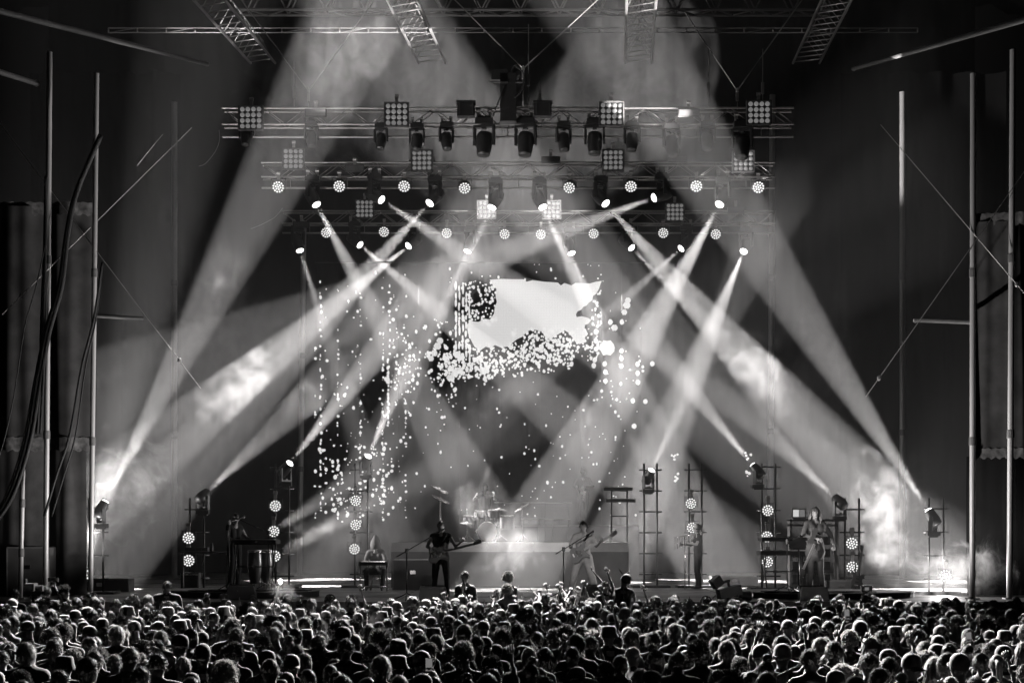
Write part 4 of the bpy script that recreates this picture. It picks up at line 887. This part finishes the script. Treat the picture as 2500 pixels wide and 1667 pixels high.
# keyboard player and singer on the left
Y = 40; z = SZ+.16
o, J = person('keyboard player singing at the left in dark sleeveless clothes', dict(pose=dict(elL=(-.27, .1, 1.17), wrL=(-.2, .36, 1.12), elR=(.27, .06, 1.16), wrR=(.22, .34, 1.1), head=(.02, .07, 1.6), neck=(0, .02, 1.46)), look=(.5, .8, 0), face=True, voxel=.022, curl=.5, sleeve=.25, palmN=dict(L=(0, 0, -1), R=(0, 0, -1)), baggy=1.15), (xl(572, Y), Y, z), FC+.9, 'ponytail', .02, 'dark', 1.0, group=GB, mats=cmats('dark', 'dark'))
def keyboard(label, loc, rz, L=1.1, group='keyboards'):
    t = thing('keyboard', label, 'keyboard', loc, group, rz); MB().box((0, 0, 0), (L, .32, .09)).build('case', M['blackm'], t)
    n = 28; k = MB()
    for i in range(n): k.box((-L*.46+L*.92*(i+.5)/n, -.07, .052), (L*.92/n-.003, .15, .016))
    k.build('white_keys', M['keys'], t)['kind'] = 'stuff'
    MB().box((0, .09, .05), (L*.9, .1, .012)).build('control_panel', M['housing'], t); return t
def kstand(label, loc, rz, h, w=.9, group='keyboard stands'):
    t = thing('keyboard_stand', label, 'stand', loc, group, rz)
    for s in (-1, 1): bar('leg', (s*w/2, -.18, 0), (s*w/2, .12, h), .018, 'blackm', t); bar('leg', (s*w/2, .18, 0), (s*w/2, -.12, h), .018, 'blackm', t)
    bar('crossbar', (-w/2, 0, h*.5), (w/2, 0, h*.5), .018, 'blackm', t); bar('crossbar', (-w/2, .12, h), (w/2, .12, h), .015, 'blackm', t); bar('crossbar', (-w/2, -.12, h), (w/2, -.12, h), .015, 'blackm', t)
    return t
kstand('black keyboard stand before the singing keyboard player', (xl(622, 39.6), 39.6, z), -.2, 1.02); keyboard('upper synthesizer tilted before the singing keyboard player', (xl(622, 39.6), 39.6, z+1.07), -.2)
for x, y, lb in ((622, 40.6, 'tall conga drum right of the singing keyboard player'), (648, 41.1, 'second conga drum half hidden behind the first')):
    t = thing('conga_drum', lb, 'drum', (xl(x, y), y, z), 'conga drums')
    MB().lathe([(.11, .1), (.16, .4), (.175, .6), (.155, .8), (.15, .86)], 18).build('shell', M['drumshell'], t, smooth=True); MB().lathe([(.153, .86), (.153, .875), (.14, .885)], 18).build('drum_skin', M['drumskin'], t); MB().lathe([(.165, .82), (.165, .85)], 18).build('rim', M['chrome'], t)
    for k in range(3): a = k*2.1; bar('leg', (.1*math.cos(a), .1*math.sin(a), .3), (.26*math.cos(a), .26*math.sin(a), 0), .012, 'chrome', t)
mic_stand('tall microphone stand with its boom reaching left to the keyboard singer', 655, 39.4, z, 1.28, -.62, .28); mic_stand('straight microphone stand left of the keyboard singer', 560, 38.6, z, 1.5, .16, .06)
t = thing('mixing_table', 'narrow table with gear left of the singing keyboard player', 'table', (xl(500, 40.4), 40.4, SZ)); MB().box((0, 0, .98), (1.1, .4, .05)).build('top', M['black'], t)
for s in (-.5, .5): bar('leg', (s, 0, 0), (s, 0, .96), .02, 'dullalu', t)
tag(MB().lathe([(.03, 0), (.035, .02), (.035, .18), (.02, .2)], 12, c=(xl(517, 40.3), 40.3, SZ+1.006)).build('drink_can', M['black'], smooth=True), 'dark drink bottle standing on the narrow gear table', 'bottle')
for i in range(3):
    tag(MB().box((0, 0, 0), (.3-.05*i, .24, .09)).box((0, -.125, .0), (.2, .02, .05)).build('effects_box', M['blackm'], None, (xl(470+14*i, 40.4), 40.4+.01*i, SZ+1.053)), f'small black effects box on the narrow gear table, {["left", "middle", "right"][i]} of three', 'effects box', 'effects boxes')
def amp(label, px, Y, w, h, z=SZ, group='amplifiers'):
    t = thing('guitar_amplifier', label, 'amplifier', (xl(px, Y), Y, z), group); MB().box((0, 0, h/2), (w, .3, h)).build('cabinet', M['black'], t); MB().box((0, -.155, h*.44), (w*.9, .012, h*.74)).build('grille', M['grille'], t)
    MB().box((0, -.156, h*.9), (w*.88, .014, h*.1)).build('control_panel', M['alu'], t); MB().tube(spline([Vector((-.1, 0, h)), Vector((-.06, 0, h+.04)), Vector((.06, 0, h+.04)), Vector((.1, 0, h))], 3), .012).build('handle', M['cable'], t)
    for k in range(5): MB().lathe([(.016, 0), (.013, .025)], 8, c=(-w*.3+k*w*.15, -.162, h*.9), R=Matrix.Rotation(rad(90), 3, 'X')).build('knob', M['black'], t)
    return t
amp('guitar amplifier on the floor under two wash lights at the left', 466, 41.4, .42, .5); amp('dark amplifier behind the long-jacketed guitarist', 1962, 42.6, .7, .66)
def case(label, px, Y, w, d, h, rz=0, z=SZ, group='flight cases'):
    t = thing('flight_case', label, 'case', (xl(px, Y), Y, z), group, rz); MB().box((0, 0, h/2), (w, d, h)).build('panel', M['case'], t)
    for s in (-1, 1):
        for q in (-1, 1): MB().box((s*w/2, q*d/2, h/2), (.03, .03, h+.01)).build('edge', M['dullalu'], t)
    for q in (0, h): 
        for s in (-1, 1): MB().box((0, s*d/2, q), (w+.02, .03, .03)).build('edge', M['dullalu'], t)
    MB().box((0, -d/2-.012, h*.6), (.14, .02, .09)).build('latch', M['chrome'], t); return t
case('tall pale-edged case at the far left under the scrim', 78, 40.0, .9, .8, 1.1); case('low case on the left floor behind the wash light', 250, 43, 1.4, .6, .3)
case('dark square case right of the black-clad guitarist', 1010, 44.5, 1.0, .8, .75); case('low black case in front of the left round riser', 690, 40.5, .8, .5, .22); case('stack case behind the capped percussionist', 1790, 47, 1.2, .7, .28); case('black case at the right rack foot', 2050, 41.6, .7, .5, .3)
# seated musician with a lap instrument
Y = 44
o, J = person('seated musician in a pointed hood with hands near his knees', dict(pose=dict(pelvis=(0, 0, .5), waist=(0, .03, .66), chest=(0, .07, .88), neck=(0, .12, 1.04), head=(0, .18, 1.18), shL=(-.18, .09, .98), shR=(.18, .09, .98), elL=(-.26, .2, .76), elR=(.26, .2, .76), wrL=(-.12, .42, .66), wrR=(.14, .42, .66), hipL=(-.1, .02, .5), hipR=(.1, .02, .5), knL=(-.22, .45, .5), knR=(.22, .45, .5), anL=(-.2, .5, .09), anR=(.2, .5, .09)), look=(-.2, .9, -.25), face=True, voxel=.022, baggy=1.15, palmN=dict(L=(0, 0, -1), R=(0, 0, -1)), sleeve=2), (xl(918, Y), Y, SZ), FC, None, .02, 'dark', .98, group=GB, mats=cmats('midcloth', 'dark'))
HMh = Matrix.Translation((0, .18, 1.2)); hood = MB(); hood.lathe([(.13, -.14), (.14, -.04), (.12, .06), (.07, .15), (.02, .22)], 16, c=(0, -.02, 0)); hb = hood.build('hood', M['midcloth'], o, smooth=True); hb.location = (0, .16, 1.2)
t = thing('stool', 'low stool under the seated musician', 'stool', (xl(918, Y), Y+.02, SZ)); MB().lathe([(.18, .38), (.19, .41), (.17, .43)], 16).build('seat', M['black'], t)
for k in range(4): a = k*math.pi/2+.78; bar('leg', (.1*math.cos(a), .1*math.sin(a), .38), (.2*math.cos(a), .2*math.sin(a), 0), .014, 'dullalu', t)
t = thing('steel_guitar', 'pale steel guitar box on legs before the seated musician', 'guitar', (xl(912, Y-.75), Y-.75, SZ)); MB().box((0, 0, .68), (.72, .26, .09)).build('body', M['midcloth'], t); MB().box((0, -.02, .733), (.6, .12, .016)).build('fretboard', M['chrome'], t)
for s in (-.33, .33):
    for q in (-.1, .1): bar('leg', (s, q, 0), (s, q, .64), .014, 'chrome', t)
bar('pedal_bar', (-.33, -.1, .12), (.33, -.1, .12), .016, 'chrome', t)
# guitarist in black
Y = 36.95
def guitarist(label, px, Y, z, h, face, style, hg, mats, baggy, stance, lk, ga, gm, glabel, sleeve=.5):
    pz = 1.08
    pose = dict(knL=(-.12-stance*.5, .03, .5), knR=(.12+stance*.5, .03, .5), anL=(-.13-stance, 0, .09), anR=(.13+stance, 0, .09), elR=(.3, .02, 1.17), wrR=(.12, .25, 1.06), elL=(-.31, .12, 1.18), wrL=(-.40, .34, 1.27))
    o, J = person(label, dict(pose=pose, look=lk, face=True, voxel=.022, baggy=baggy, curl=1.1, sleeve=sleeve, palmN=dict(L=(.2, -1, 0), R=(0, -1, -.2))), (xl(px, Y), Y, z), face, style, hg, '', h, group=GB, mats=mats)
    st = MB(); st.tube(spline([Vector((-.1, -.12, 1.3)), Vector((-.14, -.02, 1.46)), Vector((-.08, .12, 1.38)), Vector((.06, .16, 1.18)), Vector((.2, .2, 1.05))], 4), .02, 6); st.build('guitar_strap', M['dark'], o)
    g = guitar(glabel, wpt(o, (.12, .2, 1.03)), ga, face+math.pi, gm, h)
    return o, g
o, g = guitarist('guitarist in a black sleeveless outfit left of the drum riser', 1076, Y, SZ, .97, FC+.15, 'buzz', .03, cmats('dark', 'dark'), 1.1, .02, (.2, .95, .05), rad(14), M['black'], 'black electric guitar of the black-clad guitarist', .12)
mic_stand('microphone stand with a long boom left of the black-clad guitarist', 993, 36.9, SZ, 1.05, .62, .36)
# guitarist in white
o, g = guitarist('guitarist in a pale short-sleeved shirt and wide white trousers', 1424, 39.2, SZ-.04, .99, FC-.1, 'short', .03, cmats('palecloth', 'palecloth'), 1.32, .17, (.35, .95, 0), rad(27), M['wood'], 'dark sunburst electric guitar of the white-trousered guitarist', .9)
mic_stand('microphone stand with its boom up to the white-shirted guitarist', 1376, 38.8, SZ, 1.07, .5, .3)
# percussionist with a cap, on the right, back turned to the beams
Y = 45
o, J = person('percussionist in a dark top and cap turned to the left', dict(pose=dict(elL=(-.27, .12, 1.2), wrL=(-.2, .36, 1.25), elR=(.27, .1, 1.18), wrR=(.18, .36, 1.2)), look=(.1, .95, 0), face=True, voxel=.024, sleeve=.5), (xl(1704, Y), Y, SZ), rad(100), 'cap', .5, '', .95, group=GB, mats=cmats('dark', 'dark'))
t = thing('wind_chimes', 'bright bar chimes and small percussion on a stand before the percussionist', 'percussion', (xl(1672, 44.6), 44.6, SZ), 'percussion stands'); bar('pole', (0, 0, 0), (0, 0, 1.35), .014, 'chrome', t); bar('crossbar', (-.28, 0, 1.32), (.28, 0, 1.4), .014, 'chrome', t)
for k in range(9): bar('chime', (-.25+.06*k, 0, 1.31+.009*k), (-.25+.06*k, 0, 1.0+.03*k), .008, 'chrome', t)
# horn player on the rear riser and drummer
Y = 54
o, J = person('horn player in the haze on the tall rear riser', dict(pose=dict(elL=(-.29, .12, 1.2), wrL=(-.06, .3, 1.16), elR=(.29, .1, 1.17), wrR=(.08, .32, 1.0)), look=(-.15, .95, -.1), voxel=.028, sleeve=2), (xl(1424, Y), Y, 3.35), FC, 'curly', .03, '', 1.0, group=GB, mats=cmats('dark', 'dark'))
t = thing('saxophone', 'brass saxophone held by the horn player', 'saxophone', wpt(o, (0, .34, 1.2)), rz=FC); MB().tube(spline([Vector((0, .12, .24)), Vector((0, -.02, .2)), Vector((.02, -.05, -.2)), Vector((.03, -.06, -.42)), Vector((.0, -.16, -.46)), Vector((-.02, -.2, -.28)), Vector((-.02, -.22, -.16))], 4), [.012]*6+[.02]*5+[.03]*5+[.04]*4+[.05, .055, .06, .07, .09], 10).build('body', M['brass'], t, smooth=True)
for k in range(5): MB().lathe([(.018, 0), (.018, .012)], 8, c=(.0, -.09, .1-.1*k), R=Matrix.Rotation(rad(90), 3, 'X')).build('key', M['brass'], t)
Y = 49.5
o, J = person('drummer sitting behind the drum kit in the smoke', dict(pose=dict(pelvis=(0, 0, .62), waist=(0, .02, .78), chest=(0, .03, 1.0), neck=(0, .04, 1.17), head=(0, .07, 1.31), shL=(-.19, .03, 1.11), shR=(.19, .03, 1.11), elL=(-.32, .14, .95), elR=(.32, .14, .95), wrL=(-.3, .38, 1.02), wrR=(.26, .38, 1.06), hipL=(-.1, .02, .6), hipR=(.1, .02, .6), knL=(-.25, .42, .55), knR=(.25, .42, .55), anL=(-.25, .45, .09), anR=(.25, .45, .09)), look=(.3, .9, 0), voxel=.028, sleeve=.4), (xl(1184, Y), Y, RZ+.22), FC, 'short', .03, '', 1.0, group=GB, mats=cmats('dark', 'dark'))
t = thing('drum_stool', 'round stool under the drummer', 'stool', (xl(1184, Y), Y, RZ)); MB().lathe([(.17, .64), (.18, .7), (.15, .74)], 14).build('seat', M['black'], t); bar('pole', (0, 0, .02), (0, 0, .64), .02, 'chrome', t)
for k in range(3): a = k*2.1; bar('leg', (0, 0, .2), (.25*math.cos(a), .25*math.sin(a), 0), .012, 'chrome', t)
X0, Y0 = xl(1190, 48.6), 48.6
t = thing('drum_kit', 'drum kit of bass drum, toms and snare on the riser', 'drum kit', (X0, Y0, RZ)); Rx = Matrix.Rotation(rad(90), 3, 'X')
MB().lathe([(.28, -.2), (.28, .2)], 24, c=(0, -.1, .29), R=Rx).build('bass_drum', M['drumshell'], t, smooth=False); MB().lathe([(.27, .2), (.26, .215)], 24, c=(0, -.1, .29), R=Rx).build('bass_drum_head', M['drumskin'], t)
for x, y, zz, r, h in ((-.2, -.02, .66, .16, .2), (.18, -.02, .66, .17, .22), (.55, .2, .36, .21, .36), (-.5, .25, .58, .18, .14)):
    d = MB().lathe([(r, 0), (r, h)], 20, c=(x, y, zz)).build('drum', M['drumshell'], t); MB().lathe([(r*.98, h), (r*.9, h+.01)], 20, c=(x, y, zz)).build('drum_head', M['drumskin'], d); MB().lathe([(r*1.03, h-.03), (r*1.03, h)], 20, c=(x, y, zz)).build('rim', M['chrome'], d)
for px, py, Y, r, tl, az, lb in ((1074, 1195, 48.3, .3, 25, .1, 'highest tilted crash cymbal at the left of the drum kit'), (1076, 1218, 48.0, .3, 25, .0, 'second tilted crash cymbal at the left of the drum kit'), (1220, 1243, 47.9, .2, 3, 0, 'flat hi-hat pair in front of the drummer'), (1275, 1238, 48.2, .26, -32, 0, 'ride cymbal tilted to the right of the drummer'), (1140, 1277, 47.7, .19, 4, 0, 'low flat splash cymbal in the drum smoke')):
    c = P(px, py, Y); t = thing('cymbal_stand', lb, 'cymbal', (c.x, c.y, RZ), 'cymbals'); hh = c.z-RZ; Rt = Matrix.Rotation(rad(tl), 3, 'Y') @ Matrix.Rotation(rad(8), 3, 'X')
    MB().lathe([(r, -.004), (r*.6, .012), (.05, .02), (.04, .04), (.005, .05)], 28, c=(0, 0, hh), R=Rt).build('cymbal', M['brass'], t, smooth=True)
    bar('pole', (0, 0, .1), (0, 0, hh), .012, 'chrome', t)
    for k in range(3): a = k*2.1; bar('leg', (0, 0, .2), (.26*math.cos(a), .26*math.sin(a), 0), .01, 'chrome', t)
for (xa, xb, y, Y, z0, lb) in ((1207, 1397, 1227, 52.6, 3.35, 'long upper handrail before the rear riser'), (1272, 1392, 1267, 52.2, RZ, 'short lower handrail behind the drums')):
    a, b = P(xa, y-1, Y), P(xb, y, Y); o = (a+b)/2; t = thing('handrail', lb, 'rail', o, 'handrails'); bar('rail', a-o, b-o, .018, 'alu', t)
    for k in range(4): p = a.lerp(b, (k+.15)/3.3); bar('post', p-o, Vector((p.x, p.y, (SZ if z0 > 3 else RZ)+.01))-o, .014, 'blackm', t)
for (px, y, Y, lb) in ((1508, 1194, 51, 'upper keyboard in the haze right of the horn player'), (1515, 1222, 50.6, 'lower keyboard in the haze right of the horn player')): 
    c = P(px, y, Y); keyboard(lb, (c.x, c.y, c.z), 0, .85)
c = P(1512, 1208, 51); kstand('two-tier keyboard stand on the riser right of the horn player', (c.x, 51, RZ), 0, c.z-RZ+.12, .45)
# right side: keyboards, laptop, rack, guitarist
Y = 41.2
kstand('black keyboard stand left of the long-jacketed guitarist', (xl(1912, Y), Y, SZ+.14), .15, .78, .9); keyboard('wide keyboard on the stand left of the long-jacketed guitarist', (xl(1912, Y), Y, SZ+.97), .15, 1.2); keyboard('slanted upper synthesizer above the right keyboard', (xl(1905, Y+.15), Y+.15, SZ+1.28), .15, 1.0)
for s in (-.45, .45): tag(MB().tube([(xl(1905, Y+.15)+s, Y+.16+s*.15, SZ+1.02), (xl(1905, Y+.15)+s, Y+.16+s*.15, SZ+1.235)], .018, 6).build('tier_bracket', M['blackm']), 'short bracket carrying the upper right synthesizer, '+('left' if s < 0 else 'right')+' one', 'bracket', 'synthesizer brackets')
t = thing('equipment_rack', 'open equipment rack frame behind the long-jacketed guitarist', 'rack', (xl(1988, 42.0), 42.2, SZ)); 
for s in (-.56, .56): MB().box((s, 0, .88), (.045, .4, 1.76)).build('upright', M['dullalu'], t)
for zz in (.05, 1.62, 1.74): MB().box((0, 0, zz), (1.165, .4, .05)).build('shelf', M['dullalu'], t)
for k in range(4): MB().box((-.05, .05, .35+.3*k), (.9, .3, .2)).build('rack_unit', M['blackm'], t)
c = Vector((xl(1954, 42.0), 42.1, SZ+1.778)); t = thing('laptop', 'lit laptop standing on the equipment rack', 'laptop', c, rz=.05); MB().box((0, 0, 0), (.36, .24, .02)).build('base', M['alu'], t); MB().box((0, .1, .13), (.36, .015, .24)).build('lid', M['alu'], t); MB().box((-.07, .09, .13), (.14, .004, .17)).build('display', M['display'], t); MB().box((.08, .09, .13), (.13, .004, .17)).build('display', M['phone'], t)
o, J = person('guitarist with shoulder-length fair hair in a long pale jacket at the right', dict(pose=dict(elR=(.31, .06, 1.18), wrR=(.12, .26, 1.1), elL=(-.29, .16, 1.14), wrL=(-.22, .36, .98), anL=(-.14, .06, .09), anR=(.12, 0, .09)), look=(.4, .9, .05), face=True, voxel=.022, baggy=1.08, curl=1.0, sleeve=2, build=1.08, hem=.78, skirt=.12, palmN=dict(L=(.2, -1, 0), R=(0, -1, 0))), (xl(1990, 38.2), 38.2, SZ+.14), FC+.35, 'long', .3, '', 1.06, group=GB, mats=cmats('midcloth', 'midcloth'))
guitar('dark electric guitar with a pale neck pointing down across the long-jacketed guitarist', wpt(o, (.1, .24, 1.12)), rad(243), FC+.35+math.pi, M['wood'], .92)
mic_stand('short straight stand before the long-jacketed guitarist', 1922, 37.9, SZ+.14, 1.1, .12, .05)
t = thing('music_stand', 'black music stand left of the long-jacketed guitarist', 'music stand', (xl(1950, 38.6), 38.6, SZ+.14)); bar('pole', (0, 0, .08), (0, 0, 1.0), .02, 'blackm', t); MB().box((0, 0, 1.08), (.44, .02, .3), Matrix.Rotation(rad(-30), 3, 'X')).build('desk', M['black'], t)
for k in range(3): a = k*2.1; bar('leg', (0, 0, .14), (.26*math.cos(a), .26*math.sin(a), .012), .012, 'blackm', t)
t = thing('guitar_stand', 'upright guitar stand with a pale guitar right of the rack', 'guitar stand', (xl(2090, 41.2), 41.2, SZ)); bar('pole', (0, 0, 0), (0, .1, .75), .014, 'blackm', t)
for s in (-.2, .2): bar('leg', (0, .05, .4), (s, -.2, 0), .012, 'blackm', t)
guitar('guitar resting upright in its stand by the right rack', Vector((xl(2090, 41.0), 40.98, SZ+.3)), rad(80), FC*2, M['wood'], .85)
# monitors, pedals and cables on the stage floor
for i, (px, Y) in enumerate(((600, 38.1), (1060, 37.4), (1450, 38.1), (1975, 37.3))):
    t = thing('monitor_wedge', 'black wedge monitor at the feet of the '+['singing keyboard player', 'black-clad guitarist', 'white-trousered guitarist', 'long-jacketed guitarist'][i], 'speaker', (xl(px, Y), Y-.55, SZ), 'wedge monitors')
    MB().prism([(-.3, 0), (.3, 0), (.3, .16), (-.3, .16)], -.16, .2).prism([(-.3, .16), (.3, .16), (.26, .3), (-.26, .3)], -.16, .0).build('cabinet', M['black'], t); MB().box((0, .14, .23), (.5, .02, .26), Matrix.Rotation(rad(-48), 3, 'X')).build('grille', M['grille'], t)
for i, (pts, w) in enumerate(((((480, 1450), (560, 1442), (650, 1452), (740, 1446)), 'left round riser'), (((1880, 1448), (1960, 1440), (2050, 1452), (2120, 1447)), 'right round riser'))):
    mb = MB(); R = random.Random(i)
    for k in range(6):
        Yc = 38.3 if i == 0 else 37.5; q = [Vector((xl(x, Yc)+R.uniform(-.2, .2), Yc+R.uniform(-.3, .5), SZ+.17)) for x, y in pts]; mb.tube(spline(q, 4), .012, 5)
    tag(mb.build('floor_cables', M['cable'], smooth=True), 'tangle of black cables lying on the '+w, 'cable', 'floor cables', 'stuff')

# ------------------------------------------------------------------ air and smoke
def volume(name, mbx, dens, label=None, noise=None, color=.95, aniso=.25, step=1.0, emission=0):
    m = bpy.data.materials.new(name+' air'); m.use_nodes = True; nt = m.node_tree; nt.nodes.remove(nt.nodes['Principled BSDF'])
    pv = nt.nodes.new('ShaderNodeVolumePrincipled'); pv.inputs['Density'].default_value = dens; pv.inputs['Color'].default_value = (color, color*.985, color*.98, 1); pv.inputs['Anisotropy'].default_value = aniso
    nt.links.new(pv.outputs[0], nt.nodes['Material Output'].inputs['Volume'])
    if noise:
        sc, lo, hi, detail, rough, ball, stretch = noise
        tc = nt.nodes.new('ShaderNodeTexCoord'); mp = nt.nodes.new('ShaderNodeMapping'); mp.inputs['Scale'].default_value = stretch
        mp.inputs['Location'].default_value = (random.uniform(-9, 9), random.uniform(-9, 9), random.uniform(-9, 9))
        n = nt.nodes.new('ShaderNodeTexNoise'); n.inputs['Scale'].default_value = sc; n.inputs['Detail'].default_value = detail; n.inputs['Roughness'].default_value = rough; n.inputs['Distortion'].default_value = 1.1
        nt.links.new(tc.outputs['Object'], mp.inputs[0]); nt.links.new(mp.outputs[0], n.inputs['Vector'])
        val = n.outputs['Fac']
        if ball:                                     # fade to nothing at the edge of the puff
            ln = nt.nodes.new('ShaderNodeVectorMath'); ln.operation = 'LENGTH'
            dv = nt.nodes.new('ShaderNodeVectorMath'); dv.operation = 'DIVIDE'; dv.inputs[1].default_value = ball
            nt.links.new(tc.outputs['Object'], dv.inputs[0]); nt.links.new(dv.outputs[0], ln.inputs[0])
            fl = nt.nodes.new('ShaderNodeMapRange'); fl.inputs[1].default_value = .15; fl.inputs[2].default_value = 1; fl.inputs[3].default_value = .05; fl.inputs[4].default_value = -.33
            nt.links.new(ln.outputs['Value'], fl.inputs[0])
            ad = nt.nodes.new('ShaderNodeMath'); ad.operation = 'ADD'; nt.links.new(val, ad.inputs[0]); nt.links.new(fl.outputs[0], ad.inputs[1]); val = ad.outputs[0]
        mr = nt.nodes.new('ShaderNodeMapRange'); mr.inputs[1].default_value = lo; mr.inputs[2].default_value = hi; mr.inputs[3].default_value = 0; mr.inputs[4].default_value = dens
        nt.links.new(val, mr.inputs[0]); nt.links.new(mr.outputs[0], pv.inputs['Density'])
    m.cycles.volume_step_rate = step if hasattr(m.cycles, 'volume_step_rate') else 1
    o = mbx.build(name, m); o['kind'] = 'stuff'
    b2 = bmesh.new(); b2.from_mesh(o.data); bmesh.ops.recalc_face_normals(b2, faces=b2.faces); b2.to_mesh(o.data); b2.free()
    if label: o['label'] = label
    return o
sm = MB(); prof = [(38.4, SZ+.06), (43.2, 13.6), (43.2, 23.6), (64.0, 23.6), (64.0, SZ+.06)]
sm.add([(x, y, z) for x in (-13, 13) for y, z in prof], [(4, 3, 2, 1, 0), (5, 6, 7, 8, 9)]+[(k, (k+1) % 5, (k+1) % 5+5, k+5) for k in range(5)])
volume('stage_smoke', sm, .0064, 'even smoke hanging over the stage and under the trusses')
PUFF = [(2165, 1220, 46, (2.0, 1.2, 3.3), .26, 'tall bright smoke column at the right side of the stage'), (2330, 1410, 39.7, (2.6, 1.2, 1.5), 1.6, 'low billowing smoke around the far right light tower'),
        (2160, 1350, 41.6, (1.5, 1.0, 1.5), .8, 'rolling smoke between the right rack and the far right light tower'),
        (300, 1180, 42.2, (2.8, 1.5, 2.3), .7, 'bright smoke cloud at the left side of the stage'), (210, 1310, 41.8, (2.1, 1.2, 1.3), .5, 'thin smoke over the left floor'),
        (1150, 1240, 47.5, (1.7, 1.2, 1.6), .3, 'smoke puff over the drum kit'), (1240, 1330, 45.2, (1.8, 1.1, 1.6), .3, 'smoke puff in front of the drum riser'),
        (1560, 1250, 51, (2.4, 1.5, 2.8), .16, 'smoke lit by the crossing beams right of the white-trousered guitarist'), (850, 240, 46.3, (5.6, 3, 4.4), .3, 'smoke cloud rising through the left part of the trusses'), (1500, 210, 50, (5.0, 3, 3.4), .2, 'smoke cloud above the right part of the trusses'),
        (2000, 880, 44, (2.2, 1.6, 3.8), .13, 'smoke drifting in the long right beam'), (1860, 930, 48.2, (3.4, 1.8, 3.2), .05, 'smoke drifting in the second right beam'), 
        (520, 760, 44.0, (2.8, 1.7, 3.8), .1, 'smoke drifting in the long left beam'), (580, 950, 56, (5.0, 2.8, 3.8), .06, 'smoke in the second left beam'), (800, 980, 45.5, (2.1, 1.3, 2.1), .1, 'smoke drifting in front of the left dots'), (1600, 700, 56, (3.8, 2.8, 2.8), .06, 'smoke where the right upper beams cross'), (1180, 620, 56, (5.5, 3, 1.9), .05, 'smoke veil above the screen'),
        (1260, 1020, 48, (4.8, 2.4, 2.8), .07, 'smoke where the wide beams cross under the screen'), (690, 1440, 33, (.6, .45, .45), 2.5, 'small smoke puff around the burning flare'),
        (900, 1330, 43.6, (5.5, 2.2, 2.0), .08, 'low smoke bank over the left half of the stage floor'), (1620, 1330, 44.0, (5.0, 2.2, 2.0), .07, 'low smoke bank over the right half of the stage floor')]
for x, y, Y, r, dn, lb in PUFF:
    o = volume('smoke_puff', MB().sph((0, 0, 0), r, 3), dn, lb, (2.0/max(.5, min(r)**.5), .44, .70, 6, .68, r, (1, 1, .85)), step=.45, aniso=.1); o.location = P(x, y, Y); o['group'] = 'smoke clouds'
